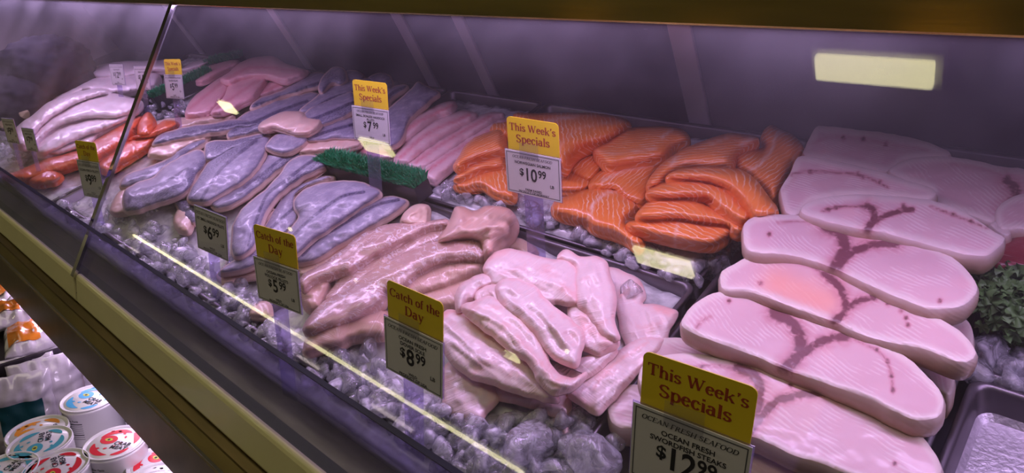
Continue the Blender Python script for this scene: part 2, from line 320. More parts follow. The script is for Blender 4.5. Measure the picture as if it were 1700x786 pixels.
MB().prism([(.137, -.077), (.104, -.077), (.101, -.081), (.085, -.079), (.083, -.084), (.066, -.088), (.066, -.1), (.137, -.1)][::-1], X0, X1).obj('recess_strip', M['recess'], case)
MB().prism([(.066, -.087), (.0625, -.0885), (.0615, -.094), (.066, -.098)][::-1], X0, X1).obj('lip_bead', M['chrome'], case)
MB().prism([(.066, -.092), (.060, -.094), (.0235, -.157), (.0265, -.161), (.05, -.155), (.137, -.12)][::-1], X0, X1).obj('lower_lip', M['brown'], case, bevel=.001)
MB().box((X0, .42, .03), (X1, .46, .86)).obj('toe_panel', M['dark'], case, deck=False)
MB().box((X0, -.28, .02), (X1, .42, .12)).obj('base_plinth', M['dark'], case, deck=False)
ZC = DECK - .19                        # level of the lids of the cans
MB().box((-1.64, -.26, ZC - .19), (X1, .42, ZC - .172)).obj('lower_shelf', M['shelf'], case, deck=False)
MB().box((X0, -.26, ZC - .05), (-1.645, .42, ZC - .028)).obj('upper_shelf', M['shelf'], case, deck=False)
MB().box((-1.648, -.26, ZC - .055), (-1.640, .42, ZC + .003)).obj('shelf_end_lip', M['shelf'], case, deck=False, bevel=.001)
MB().box((-1.66, -.20, .12), (-1.60, .40, ZC - .19)).obj('shelf_upright', M['dark'], case, deck=False)
# ------------------------------------------------------------------ shop ceiling lights (their mirror images show in the glass)
GP = np.array([0, .135 + GN[0] * .006, -.02 + GN[1] * .006]); GN3 = np.array([0, *GN])
def mirror(u, v, z):
    r = ray(u, v); Cc = np.array([0, 0, EYE]); t = ((GP - Cc) @ GN3) / (r @ GN3); p = Cc + t * r; q = r - 2 * (r @ GN3) * GN3
    p = W(p); q = MW @ q; return p + q * ((z - p[2]) / q[2])
def ceiling_lamp(pix, z, label, name='ceiling_light', cat='ceiling light', grp='ceiling lights over the aisle', cord=True):
    P = np.array([mirror(u, v, z) for u, v in pix]); x0, y0 = P[:, 0].min(), P[:, 1].min(); x1, y1 = P[:, 0].max(), P[:, 1].max()
    if len(pix) == 4:
        xs = sorted(P[:, 0]); ys = sorted(P[:, 1]); x0, x1 = (xs[0] + xs[1]) / 2, (xs[2] + xs[3]) / 2; y0, y1 = (ys[0] + ys[1]) / 2, (ys[2] + ys[3]) / 2
    t = empty(name, ((x0 + x1) / 2, (y0 + y1) / 2, z), label, cat, grp)
    MB().box((x0, y0, z), (x1, y1, z + .03)).obj('diffuser', M['lamp'], t, deck=False, bevel=.006)
    MB().box((x0 - .02, y0 - .02, z + .03), (x1 + .02, y1 + .02, z + .07)).obj('housing', M['lamp_body'], t, deck=False)
    if z < 2.8:
        for x in (x0 + .02, x1 - .02): MB().box((x - .004, (y0 + y1) / 2 - .004, z + .07), (x + .004, (y0 + y1) / 2 + .004, 2.95)).obj('suspension_rod', M['lamp_body'], t, deck=False)
    return t
LZ = 2.88
ceiling_lamp([(1351, 97), (1548, 107), (1547, 153), (1352, 130)], LZ, 'wide ceiling light whose bright mirror image sits at the upper right of the glass')
ceiling_lamp([(1053, 414), (1145, 440), (1145, 462), (1053, 437)], LZ, 'ceiling light mirrored in the glass over the salmon ice')
ceiling_lamp([(595, 233), (635, 239), (653, 262), (606, 251)], LZ, 'ceiling light mirrored below the $7.99 card')
ceiling_lamp([(357, 170), (374, 172), (393, 190), (377, 188)], LZ, 'ceiling light mirrored over the pink fillets')
ceiling_lamp([(810, 572), (857, 594), (857, 603), (815, 583)], LZ, 'small ceiling light mirrored on the sole pile')
ceiling_lamp([(586, 466), (614, 480), (617, 487), (592, 475)], LZ, 'small ceiling light mirrored on the pollock')
ceiling_lamp([(306, 333), (322, 341), (327, 349), (311, 341)], LZ, 'small ceiling light mirrored left of the $6.99 card')
for (u, v), lb in (((939, 586), 'round spot light mirrored on the right of the sole pile'), ((630, 491), 'round spot light mirrored beside the yellow sole card'), ((480, 382), 'round spot light mirrored on the haddock skins')):
    p = mirror(u, v, LZ); q = mirror(u + 7, v + 5, LZ); t = empty('ceiling_spot_light', p, lb, 'spot light', 'spot lights over the aisle'); rr = abs(q[0] - p[0]) * .55
    MB().lathe([(rr, 0), (rr, .02), (rr * .9, .03)], 20, tuple(p)).obj('diffuser', M['lamp'], t, deck=False)
    MB().lathe([(rr * 1.15, .03), (rr * 1.15, .07)], 20, tuple(p)).obj('housing', M['lamp_body'], t, deck=False)
def strip_lamp(pa, pb, y, wpx, label):      # level strip lights hung across the aisle
    P = []
    for u, v in (pa, pb):
        r = ray(u, v); Cc = np.array([0, 0, EYE]); k = ((GP - Cc) @ GN3) / (r @ GN3); p = W(Cc + k * r); q = MW @ (r - 2 * (r @ GN3) * GN3); P.append(p + q * ((y - p[1]) / q[1]))
    z = (P[0][2] + P[1][2]) / 2; x0, x1 = sorted((P[0][0], P[1][0])); h = wpx
    t = empty('aisle_strip_light', ((x0 + x1) / 2, y, z), label, 'strip light', 'strip lights across the aisle')
    MB().box((x0, y - .02, z - h), (x1, y + .02, z + h)).obj('diffuser', M['lamp'], t, deck=False)
    MB().box((x0, y - .05, z - h), (x1, y - .02, z + h + .03)).obj('housing', M['lamp_body'], t, deck=False)
    for x in (x0 + .2, x1 - .2): MB().box((x - .005, y - .045, z + h), (x + .005, y - .035, 2.95)).obj('suspension_rod', M['lamp_body'], t, deck=False)
strip_lamp((160, 354), (868, 785), -3.2, .012, 'long strip light across the aisle mirrored low across the whole glass')
strip_lamp((205, 405), (228, 418), -3.3, .010, 'short strip light mirrored low left of the $6.99 stake')
strip_lamp((440, 440), (465, 452), -3.25, .010, 'short strip light mirrored beside the $5.99 card')
strip_lamp((618, 672), (682, 716), -3.35, .012, 'short strip light mirrored below the $8.99 stake')
strip_lamp((495, 592), (528, 612), -3.3, .010, 'short strip light mirrored in front of the pollock ice')
MB().box((X0 + .1, .572, .3655), (.7, .612, .3695)).obj('led_strip_housing', M['lamp_body'], case)
t = empty('ceiling_light', (-1.2, -.35, 2.87), 'unseen housing added over the fill light above the front of the case', 'ceiling light', 'ceiling lights over the aisle')  # unseen body added above the fill light
MB().box((-3.97, -.62, 2.87), (1.57, -.08, 2.95)).obj('housing', M['lamp_body'], t, deck=False)
# ------------------------------------------------------------------ steel pans let into the deck
def rrect(x0, y0, x1, y1, r, z, n=5):
    o = []
    for cx, cy, a0 in ((x1 - r, y1 - r, 0), (x0 + r, y1 - r, 90), (x0 + r, y0 + r, 180), (x1 - r, y0 + r, 270)):
        for k in range(n + 1):
            a = math.radians(a0 + 90 * k / n); o.append((cx + r * math.cos(a), cy + r * math.sin(a), z))
    return o
def pan(x0, x1, y0, y1, label, z=0., d=.05, mat='pan', lip=.006, fl='pan'):
    loops = [rrect(x0 + .003, y0 + .003, x1 - .003, y1 - .003, .014, z - .012), rrect(x0, y0, x1, y1, .016, z - .002), rrect(x0 + .001, y0 + .001, x1 - .001, y1 - .001, .016, z), rrect(x0 + lip, y0 + lip, x1 - lip, y1 - lip, .013, z), rrect(x0 + lip + .003, y0 + lip + .003, x1 - lip - .003, y1 - lip - .003, .013, z - .004),
             rrect(x0 + .014, y0 + .014, x1 - .014, y1 - .014, .016, z - d + .006), rrect(x0 + .02, y0 + .02, x1 - .02, y1 - .02, .014, z - d),
             ]
    t = empty('steel_pan', W(((x0 + x1) / 2, (y0 + y1) / 2, z - d - .002)), label, 'pan', 'steel pans in the case')
    n = len(loops[0]); b = MB(); v = sum(loops[:-1], []); f = []
    for i in range(len(loops) - 2):
        for k in range(n): f.append((i * n + k, i * n + (k + 1) % n, (i + 1) * n + (k + 1) % n, (i + 1) * n + k))
    b.add(v, f); b.obj('pan_wall', M[mat], t, smooth=True)
    b = MB(); b.add(loops[5] + loops[6] + [(p[0], p[1], p[2] - .002) for p in loops[6]], [(k, (k + 1) % n, (k + 1) % n + n, k + n) for k in range(n)] + [tuple(range(n, 2 * n)), tuple(range(3 * n - 1, 2 * n - 1, -1))])
    b.obj('pan_floor', M[fl], t); return t
pan(-.952, -.364, .222, .602, 'wide steel pan under the pollock and the sole pile')
pan(-.352, -.060, .19, 1.045, 'long steel pan under the row of swordfish steaks')
pan(-.052, .26, .17, .592, 'empty scratched steel pan in the lower right corner', d=.034, fl='steel')
pan(-.052, .26, .60, 1.03, 'steel pan with kale and tuna at the right edge')
pan(-.942, -.366, .608, 1.008, 'steel pan of ice under the salmon')
pan(-1.252, -.95, .675, 1.008, 'steel pan under the skinless haddock left of the salmon')
pan(-1.90, -.96, .222, .63, 'steel pan under the front haddock fillets')
pan(-2.05, -1.258, .675, 1.008, 'steel pan under the rear haddock fillets')
pan(-2.75, -1.91, .19, .63, 'steel pan under the redfish and white fillets at the left')
pan(-2.75, -2.06, .675, 1.008, 'steel pan under the pink fillets at the rear')
# ------------------------------------------------------------------ fish: outline, height, dome -> closed solid
def smooth_loop(P, n=90):
    P = np.array(P, float); m = len(P); seg = np.linalg.norm(np.roll(P, -1, 0) - P, axis=1); out = []
    for i in range(m):
        p0, p1, p2, p3 = P[i - 1], P[i], P[(i + 1) % m], P[(i + 2) % m]; k = max(2, int(round(n * seg[i] / seg.sum())))
        for j in range(k):
            t = j / k; out.append(.5 * (2 * p1 + (p2 - p0) * t + (2 * p0 - 5 * p1 + 4 * p2 - p3) * t * t + (3 * p1 - p0 - 3 * p2 + p3) * t ** 3))
    return np.array(out)
def smooth_line(P, n=14):
    P = np.array(P, float); Q = np.vstack([2 * P[0] - P[1], P, 2 * P[-1] - P[-2]]); o = []
    for i in range(1, len(Q) - 2):
        for t in np.linspace(0, 1, n, endpoint=False):
            p0, p1, p2, p3 = Q[i - 1:i + 3]; o.append(.5 * (2 * p1 + (p2 - p0) * t + (2 * p0 - 5 * p1 + 4 * p2 - p3) * t * t + (3 * p1 - p0 - 3 * p2 + p3) * t ** 3))
    o.append(P[-1]); return np.array(o)
def seg_dist(pts, A, B):
    d = B - A; L2 = (d * d).sum(1) + 1e-9; t = ((pts[:, None] - A[None]) * d[None]).sum(2) / L2[None]; t = np.clip(t, 0, 1)
    q = A[None] + t[..., None] * d[None]; D = np.linalg.norm(pts[:, None] - q, axis=2); i = D.argmin(1); return D[np.arange(len(pts)), i], i, t[np.arange(len(pts)), i]
def inside(pts, L):
    x, y = pts[:, 0], pts[:, 1]; c = np.zeros(len(pts), bool); A = L; B = np.roll(L, -1, 0)
    for (x1, y1), (x2, y2) in zip(A, B):
        if y1 == y2: continue
        c ^= ((y1 > y) != (y2 > y)) & (x < (x2 - x1) * (y - y1) / (y2 - y1) + x1)
    return c
BED = []                                   # undersides, for the ice that carries the fish
SEED = [0]
def fish(name, poly, h, dome, D, thick, mat, label, cat, group, marks=(), hp=None, ridges=None, lumps=.0, step=5, axis=None, dark=None, ew=9, wob=1.5, inset=.0, root=None, side_attr=True, flat=False):
    SEED[0] += 1; sd = SEED[0] * 7.31
    B = smooth_loop(poly, 90)
    if wob:
        B = B + np.array([[noise.noise((p[0] * .06, p[1] * .06, sd)), noise.noise((p[0] * .06, p[1] * .06, sd + 50))] for p in B]) * wob
    x0, y0 = B.min(0); x1, y1 = B.max(0)
    step = max(2.0, min(step, math.sqrt((x1 - x0) * (y1 - y0) / 500)))
    gx, gy = np.meshgrid(np.arange(x0, x1, step), np.arange(y0, y1, step * .9)); gx[1::2] += step / 2
    P = np.c_[gx.ravel(), gy.ravel()]; P = P[inside(P, B)]
    d, _, _ = seg_dist(P, B, np.roll(B, -1, 0)); P = P[d > step * .55]
    n = len(B)
    r = delaunay_2d_cdt([Vector(p) for p in np.vstack([B, P])], [(i, (i + 1) % n) for i in range(n)], [], 1, 1e-4)
    V2 = np.array([tuple(v) for v in r[0]]); faces = [tuple(f) for f in r[2]]
    d, _, _ = seg_dist(V2, B, np.roll(B, -1, 0))
    k = np.clip(d / D, 0, 1)
    prof = np.sqrt(np.clip(1 - (1 - k) ** 2, 0, 1)) if not flat else np.sqrt(np.clip(1 - (1 - np.clip(d / 4., 0, 1)) ** 2, 0, 1))
    if hp is not None:
        hp = np.array(hp, float); wgt = 1 / (((V2[:, None] - hp[None, :, :2]) ** 2).sum(2) + 60.) ** 1.2; hh = (wgt * hp[None, :, 2]).sum(1) / wgt.sum(1)
    else: hh = np.full(len(V2), h, float)
    H_ = hh + dome * prof
    base = at_n(V2, hh)
    # local frame along the piece
    if axis is not None:
        ax = smooth_line(axis); aw = at_n(ax, np.full(len(ax), hh.mean())); sl = np.r_[0, np.cumsum(np.linalg.norm(np.diff(aw[:, :2], axis=0), axis=1))]
        _, si, st = seg_dist(base[:, :2], aw[:-1, :2], aw[1:, :2]); tan = aw[si + 1, :2] - aw[si, :2]; tan /= np.linalg.norm(tan, axis=1)[:, None]
        q = base[:, :2] - aw[si, :2]; uu = sl[si] + st * (sl[si + 1] - sl[si]); vv = tan[:, 0] * q[:, 1] - tan[:, 1] * q[:, 0]
    else:
        c = base[:, :2] - base[:, :2].mean(0); ev, E_ = np.linalg.eigh(c.T @ c); uu = c @ E_[:, 1]; vv = c @ E_[:, 0]
    if ridges:
        amp, lam = ridges; q = np.array([noise.fractal((x * 9, y / lam, sd), .8, 2.1, 3) for x, y in zip(uu, vv)])
        H_ = H_ + amp * 1.6 * q * np.clip(k * 2, 0, 1)
    if lumps:
        H_ = H_ + lumps * np.array([noise.fractal((p[0] * 28, p[1] * 28, sd), 1, 2, 3) for p in base[:, :2]]) * np.clip(k * 2, 0, 1)
    top = at_n(V2, H_)
    mk = np.zeros(len(V2))
    for line, wd, s in marks:
        l = smooth_line(line) if len(line) > 1 else np.array([line[0], (line[0][0] + .5, line[0][1])]); dd, _, _ = seg_dist(V2, l[:-1], l[1:]); mk = np.maximum(mk, s * np.exp(-(dd / wd) ** 2))
    dk = np.zeros(len(V2))
    if dark:
        for line, wd in dark:
            l = smooth_line(line); dd, _, _ = seg_dist(V2, l[:-1], l[1:]); dk = np.maximum(dk, np.exp(-(dd / wd) ** 2))
    edge = 1 - np.clip(d / ew, 0, 1)
    # boundary loop of the triangulation, then a rounded side and a flat underside
    e = {}
    for f in faces:
        for i in range(len(f)):
            a, b = f[i], f[(i + 1) % len(f)]
            if (b, a) in e: del e[(b, a)]
            else: e[(a, b)] = 1
    nxt = dict(e.keys()); s0 = next(iter(nxt)); loop = [s0]
    while nxt[loop[-1]] != s0 and len(loop) < 5000: loop.append(nxt[loop[-1]])
    lp = top[loop]; cen = top[:, :2].mean(0); m = len(loop); nv = len(top)
    out = lp[:, :2] - np.roll(lp[:, :2], 1, 0); nrm = np.c_[out[:, 1], -out[:, 0]]; nrm /= np.linalg.norm(nrm, axis=1)[:, None] + 1e-9
    if ((lp[:, :2] - cen) * nrm).sum() < 0: nrm = -nrm
    bulge = min(.25 * thick, .003)
    rings = []
    for fr, o_ in ((.2, bulge * .8), (.55, bulge), (.85, bulge * .4), (1., -bulge * .8)):
        q = lp.copy(); q[:, 2] -= thick * fr; q[:, :2] += nrm * o_; rings.append(q)
    allv = np.vstack([top] + rings); F_ = list(faces); L0 = list(loop)
    for ri in range(4):
        L1 = list(range(nv + ri * m, nv + (ri + 1) * m))
        for i in range(m): F_.append((L0[i], L1[i], L1[(i + 1) % m], L0[(i + 1) % m]))
        L0 = L1
    bc = len(allv); allv = np.vstack([allv, [[*cen, rings[-1][:, 2].mean()]]])
    for i in range(m): F_.append((L0[i], bc, L0[(i + 1) % m]))
    sd_ = np.r_[np.zeros(nv), np.repeat([.7, 1, 1, 1], m), 1] if side_attr else np.zeros(len(allv))
    ext = lambda a: np.r_[a, np.tile(a[loop], 4), 0]
    uv = np.c_[ext(uu), ext(vv) + np.r_[np.zeros(nv), np.repeat([.2, .55, .85, 1], m) * thick, 0]] + (sd * .13) % 3
    step_ = max(1, nv // 120)
    BED.append(np.c_[top[::step_, :2], np.minimum(hh[::step_] , top[::step_, 2]) - thick])
    o = mesh_obj(name, W(allv), F_, M[mat], root, True, dict(mark=ext(mk), edge=ext(edge), side=sd_, dark=ext(dk)), uv)
    bm = bmesh.new(); bm.from_mesh(o.data); bmesh.ops.recalc_face_normals(bm, faces=bm.faces); bm.to_mesh(o.data); bm.free()
    if flat:
        S2 = set(loop); se = o.data.attributes.new('sharp_edge', 'BOOLEAN', 'EDGE') if 'sharp_edge' not in o.data.attributes else o.data.attributes['sharp_edge']
        se.data.foreach_set('value', [e_.vertices[0] in S2 and e_.vertices[1] in S2 for e_ in o.data.edges])
    if root is None: props(o, label, cat, group)
    return o
# ------------------------------------------------------------------ swordfish
GS = 'swordfish steaks in the long pan'
def steak(poly, hp, marks, label, thick=.027, dome=.0016, name='swordfish_steak', dark=None):
    marks = [(l, w_ * 1.2, s_) for l, w_, s_ in marks] + [(l, w_ * 2.6, s_ * .55) for l, w_, s_ in marks if w_ > 5]
    return fish(name, poly, 0, dome, 14, thick, 'steak', label, 'fish steak', GS, marks, hp, lumps=.0014, step=4.5, ew=20, flat=True, wob=1.2, dark=dark)
def dots(*P): return [([p], 4.5, .8) for p in P]
steak([(1010, 668), (1020, 650), (1045, 640), (1075, 640), (1110, 650), (1110, 700), (1080, 705), (1040, 712), (1015, 700)], [(1050, 670, .016)], [], 'pale end of a swordfish steak under the nearest steak, left of the $12.99 card', .034)
steak([(1240, 750), (1300, 760), (1345, 775), (1345, 800), (1240, 800)], [(1290, 780, .010)], [], 'swordfish steak peeping out under the nearest steak at the bottom edge', .03)
steak([(1076, 585), (1085, 570), (1105, 562), (1140, 563), (1165, 575), (1180, 600), (1130, 612), (1085, 605)], [(1120, 590, .022)], [], 'swordfish steak end between the first and second big steak at the left', .03)
steak([(1505, 595), (1530, 590), (1555, 594), (1575, 610), (1584, 630), (1578, 655), (1560, 650), (1530, 620)], [(1550, 620, .030)], [], 'rounded swordfish steak end right of the second big steak, below the third', .04)
steak([(1575, 545), (1595, 530), (1608, 535), (1616, 555), (1614, 580), (1595, 575)], [(1600, 555, .034)], [], 'small swordfish steak end tucked under the right tip of the third big steak', .045)
steak([(1595, 435), (1612, 430), (1635, 432), (1648, 445), (1645, 462), (1625, 472), (1605, 455)], [(1620, 450, .034)], [([(1628, 448)], 4, .8)], 'swordfish piece behind the fourth big steak, beside the tuna', .045)
steak([(1062, 620), (1074, 600), (1112, 589), (1158, 588), (1227, 600), (1303, 621), (1380, 640), (1451, 665), (1504, 700), (1539, 735), (1559, 766), (1561, 790), (1530, 806), (1470, 806), (1400, 785), (1359, 768), (1319, 757), (1262, 730), (1220, 720), (1140, 700), (1085, 672), (1064, 640)],
      [(1080, 630, .048), (1300, 680, .042), (1550, 780, .048)],
      [([(1225, 612), (1250, 622), (1261, 645), (1256, 680), (1240, 716)], 9, 1), ([(1246, 716), (1262, 695), (1285, 670), (1320, 657), (1370, 653), (1400, 662)], 7, 1), ([(1100, 622), (1130, 618), (1165, 608), (1225, 610)], 4, .55)] + dots((1312, 640), (1142, 614), (1165, 609), (1115, 622), (1485, 770), (1500, 705)),
      'nearest swordfish steak, behind the $12.99 card, with a dark Y-shaped vein')
steak([(1132, 540), (1136, 525), (1151, 507), (1174, 491), (1204, 484), (1242, 486), (1284, 499), (1326, 514), (1385, 535), (1451, 561), (1508, 596), (1548, 634), (1564, 656), (1566, 676), (1556, 693), (1522, 698), (1490, 686), (1440, 662), (1380, 640), (1300, 612), (1255, 592), (1200, 572), (1155, 556)],
      [(1140, 535, .072), (1300, 590, .058), (1555, 675, .070)],
      [([(1285, 520), (1312, 535), (1328, 560), (1326, 588), (1305, 612)], 10, 1), ([(1304, 612), (1332, 590), (1358, 570), (1390, 560), (1405, 560)], 7, 1), ([(1156, 545), (1165, 533), (1180, 526)], 5, .5), ([(1420, 565), (1455, 582), (1472, 600), (1480, 625), (1482, 652)], 4, .5)] + dots((1455, 581), (1473, 600), (1480, 625), (1482, 648), (1210, 500)),
      'second swordfish steak from the front, with a dark vein and a speckled right half')
steak([(1196, 468), (1198, 451), (1219, 439), (1242, 426), (1268, 421), (1300, 422), (1341, 431), (1385, 446), (1451, 477), (1521, 506), (1579, 541), (1600, 556), (1620, 586), (1604, 602), (1575, 596), (1535, 580), (1482, 570), (1430, 556), (1385, 535), (1326, 514), (1284, 498), (1242, 485), (1205, 483)],
      [(1205, 465, .076), (1380, 510, .070), (1600, 585, .082)],
      [([(1370, 455), (1394, 478), (1404, 502), (1400, 520), (1388, 532)], 7, .95), ([(1392, 532), (1410, 510), (1430, 498), (1450, 494)], 6, .95), ([(1300, 432), (1340, 440), (1370, 455)], 4, .6)] + dots((1474, 505), (1496, 517), (1504, 528), (1507, 540), (1262, 470)),
      'third swordfish steak from the front, with an orange-pink left half and a chunky right tip', dark=[([(1290, 470), (1340, 490), (1370, 500)], 30)])
steak([(1234, 392), (1236, 372), (1252, 360), (1278, 356), (1313, 357), (1351, 361), (1408, 374), (1466, 385), (1519, 398), (1565, 417), (1599, 443), (1618, 466), (1623, 480), (1614, 495), (1592, 510), (1550, 514), (1521, 506), (1451, 477), (1385, 446), (1341, 431), (1300, 422), (1265, 421), (1240, 414)],
      [(1240, 390, .090), (1385, 420, .080), (1610, 490, .092)],
      [([(1372, 376), (1395, 388), (1402, 410), (1396, 428), (1386, 444)], 10, 1), ([(1388, 446), (1404, 428), (1425, 414), (1455, 406), (1490, 404)], 7, 1), ([(1290, 370), (1330, 368), (1370, 376)], 3, .5)] + dots((1277, 389), (1560, 500)),
      'fourth swordfish steak from the front, the one with the darkest brown vein')
steak([(1330, 350), (1344, 335), (1374, 327), (1420, 323), (1489, 326), (1542, 332), (1580, 344), (1618, 363), (1653, 386), (1668, 396), (1657, 411), (1637, 424), (1607, 423), (1572, 415), (1519, 400), (1466, 387), (1408, 376), (1351, 362)],
      [(1340, 350, .092), (1500, 370, .094), (1640, 400, .098)],
      [([(1440, 343), (1452, 352), (1450, 365), (1440, 380)], 7, .9), ([(1442, 379), (1460, 363), (1490, 352), (1515, 348)], 5, .9), ([(1365, 350), (1395, 344), (1440, 342)], 3, .7), ([(1545, 343), (1590, 360), (1640, 380)], 3, .6)] + dots((1375, 348), (1388, 345), (1500, 341), (1582, 356), (1612, 368)),
      'swordfish steak with a red vein just behind the dark-veined one')
steak([(1297, 323), (1298, 310), (1313, 287), (1325, 261), (1351, 261), (1389, 268), (1447, 281), (1504, 299), (1550, 314), (1549, 329), (1519, 331), (1489, 327), (1420, 324), (1374, 328), (1344, 337), (1328, 355), (1306, 353)],
      [(1310, 330, .085), (1340, 265, .085), (1540, 320, .085)], [([(1312, 290), (1340, 285), (1390, 287), (1435, 293), (1475, 312)], 3, .6), ([(1300, 315), (1312, 305), (1320, 290)], 4, .3)] + dots((1345, 285), (1424, 289), (1433, 294), (1460, 303)),
      'pale swordfish slab with a dotted line, right of the salmon tail')
steak([(1655, 350), (1672, 332), (1700, 322), (1730, 325), (1730, 375), (1690, 380), (1660, 378)], [(1690, 350, .07)], [], 'pale swordfish slab cut off by the right edge, behind the tuna', .03)
steak([(1643, 372), (1655, 368), (1670, 374), (1678, 388), (1670, 392), (1655, 384)], [(1660, 380, .068)], [], 'sliver of swordfish at the right tip of the red-veined steak', .03)
steak([(1477, 283), (1504, 266), (1534, 261), (1573, 260), (1618, 267), (1672, 278), (1695, 280), (1725, 291), (1725, 325), (1683, 342), (1657, 369), (1641, 368), (1611, 357), (1550, 333), (1545, 314), (1504, 299)],
      [(1490, 285, .060), (1600, 300, .066), (1690, 310, .066)], [([(1672, 300), (1688, 318), (1682, 335), (1668, 350)], 10, .85), ([(1580, 272), (1620, 278), (1665, 290)], 4, .35), ([(1670, 290), (1695, 310)], 6, .3)],
      'rear right swordfish slab with a dark red patch near its right end')
steak([(1338, 243), (1345, 228), (1355, 212), (1374, 210), (1428, 216), (1489, 224), (1535, 235), (1575, 252), (1573, 259), (1542, 262), (1504, 266), (1477, 284), (1439, 279), (1389, 269), (1336, 259)],
      [(1350, 235, .055), (1560, 255, .055)], [([(1342, 240), (1380, 228), (1430, 230), (1480, 240), (1540, 250)], 4, .3)] + dots((1400, 229), (1433, 231), (1470, 239)),
      'rearmost pale swordfish slab against the back panel')
TU = fish('tuna_loin', [(1632, 430), (1640, 415), (1665, 398), (1690, 380), (1720, 372), (1730, 420), (1728, 452), (1690, 452), (1650, 448)], .05, .012, 25, .05, 'tuna', 'dark red tuna loin at the right edge above the kale', 'tuna', None, lumps=.002)
# ------------------------------------------------------------------ salmon
GM = 'salmon pieces on the ice'
def salmon(poly, h, label, dome=.016, D=28, thick=.014, marks=(), axis=None, hp=None, name='salmon_fillet'):
    return fish(name, poly, h, dome, D, thick, 'salmon', label, 'salmon', GM, marks, hp, lumps=.0015, step=5, axis=axis, ew=7, wob=1.0, ridges=(.0006, .02))
salmon([(822, 205), (850, 203), (868, 212), (862, 228), (835, 225), (815, 217)], .045, 'scrap of salmon behind the yellow card of the $10.99 sign', .01)
salmon([(935, 281), (954, 284), (982, 299), (972, 314), (940, 318), (928, 312)], .022, 'small salmon piece just right of the $10.99 card', .014)
salmon([(938, 276), (952, 257), (976, 244), (990, 244), (1006, 272), (992, 288), (978, 300), (955, 290)], .030, 'salmon piece under the largest fillet, right of the $10.99 card', .014)
salmon([(978, 307), (988, 291), (1015, 274), (1064, 264), (1101, 265), (1086, 292), (1078, 314), (1068, 338), (1040, 332), (1022, 316), (995, 316)], .036, 'flat salmon fillet in the middle of the heap', .016, marks=[([(1000, 300), (1040, 283), (1095, 272)], 2.2, .8)])
salmon([(917, 351), (919, 336), (946, 324), (984, 312), (1018, 312), (1045, 326), (1061, 343), (1048, 358), (1038, 370), (1047, 385), (1068, 397), (1058, 412), (1030, 394), (984, 380), (969, 369), (931, 359)], .028, 'front left salmon fillet lying down onto the ice', .022, 24, .016, marks=[([(980, 345), (1000, 325), (1025, 315)], 2.2, .9), ([(975, 365), (985, 345)], 2, .5)])
salmon([(1220, 256), (1245, 248), (1268, 244), (1265, 223), (1278, 208), (1298, 216), (1315, 223), (1334, 243), (1328, 256), (1311, 283), (1298, 312), (1285, 334), (1268, 314), (1245, 291), (1225, 280)], .050, 'salmon tail piece standing up at the right rear beside the swordfish', .02, 22, .03, marks=[([(1296, 217), (1286, 232), (1281, 248), (1262, 272), (1243, 284)], 2.6, .9)])
salmon([(753, 307), (778, 290), (816, 278), (842, 277), (852, 300), (856, 324), (847, 331), (820, 323), (797, 310), (770, 314)], .020, 'lowest of the three salmon pieces stacked left of the $10.99 card', .016)
salmon([(755, 294), (790, 267), (828, 255), (836, 263), (834, 276), (797, 283), (763, 298)], .036, 'middle one of the three salmon pieces stacked left of the $10.99 card', .012, 15)
salmon([(753, 275), (759, 263), (778, 236), (805, 221), (832, 216), (840, 240), (836, 252), (797, 262), (774, 271), (763, 281)], .050, 'top one of the three salmon pieces stacked left of the $10.99 card', .02, 22)
salmon([(986, 248), (1007, 236), (1045, 213), (1083, 210), (1121, 211), (1141, 221), (1141, 234), (1121, 243), (1101, 261), (1083, 266), (1045, 271), (1011, 277), (996, 266)], .058, 'blocky salmon portion at the rear, between the largest fillet and the cut slices', .018, 18, .02, marks=[([(1098, 228), (1118, 214)], 2.2, .9), ([(990, 252), (1030, 254), (1090, 246)], 1.6, .5)])
salmon([(852, 194), (858, 187), (893, 188), (950, 187), (1007, 190), (1045, 202), (1030, 221), (1000, 236), (969, 246), (954, 256), (937, 278), (922, 271), (908, 254), (902, 233), (885, 217), (865, 206)], .062, 'largest salmon fillet, at the rear behind the $10.99 sign', .026, 30, .02, marks=[([(885, 212), (915, 200), (960, 193)], 2.4, .85), ([(925, 250), (960, 215), (1035, 200)], 1.6, .35)])
salmon([(1040, 372), (1060, 365), (1123, 362), (1166, 369), (1202, 372), (1216, 379), (1212, 392), (1182, 408), (1126, 402), (1090, 393), (1053, 384)], .040, 'lowest front salmon slice on the ice, right of centre', .020, 18, .014, axis=[(1040, 375), (1125, 380), (1215, 385)], marks=[([(1120, 400), (1122, 385), (1126, 368)], 2.2, .6)])
salmon([(1056, 359), (1070, 339), (1093, 329), (1139, 328), (1172, 339), (1206, 359), (1236, 379), (1229, 389), (1215, 385), (1205, 374), (1172, 370), (1123, 364), (1073, 365)], .055, 'curved salmon slice second from the bottom of the right-hand stack', .020, 16, .014, axis=[(1056, 360), (1110, 345), (1170, 352), (1232, 384)])
salmon([(1075, 309), (1080, 292), (1106, 266), (1139, 246), (1179, 230), (1212, 221), (1252, 226), (1258, 233), (1232, 249), (1221, 262), (1212, 277), (1186, 279), (1139, 279), (1113, 290), (1092, 309)], .064, 'red-edged salmon piece at the top of the right-hand stack', .022, 22, .02, marks=[([(1115, 272), (1122, 262)], 4, .7), ([(1232, 240), (1250, 230)], 4, .9), ([(1180, 240), (1215, 226)], 1.8, .6)])
salmon([(1073, 319), (1093, 306), (1126, 299), (1179, 302), (1212, 319), (1239, 346), (1248, 360), (1232, 371), (1206, 356), (1186, 340), (1172, 329), (1139, 329), (1106, 330), (1080, 326)], .070, 'bowed salmon slice in the middle of the right-hand stack', .019, 16, .014, axis=[(1075, 320), (1125, 313), (1180, 318), (1240, 362)])
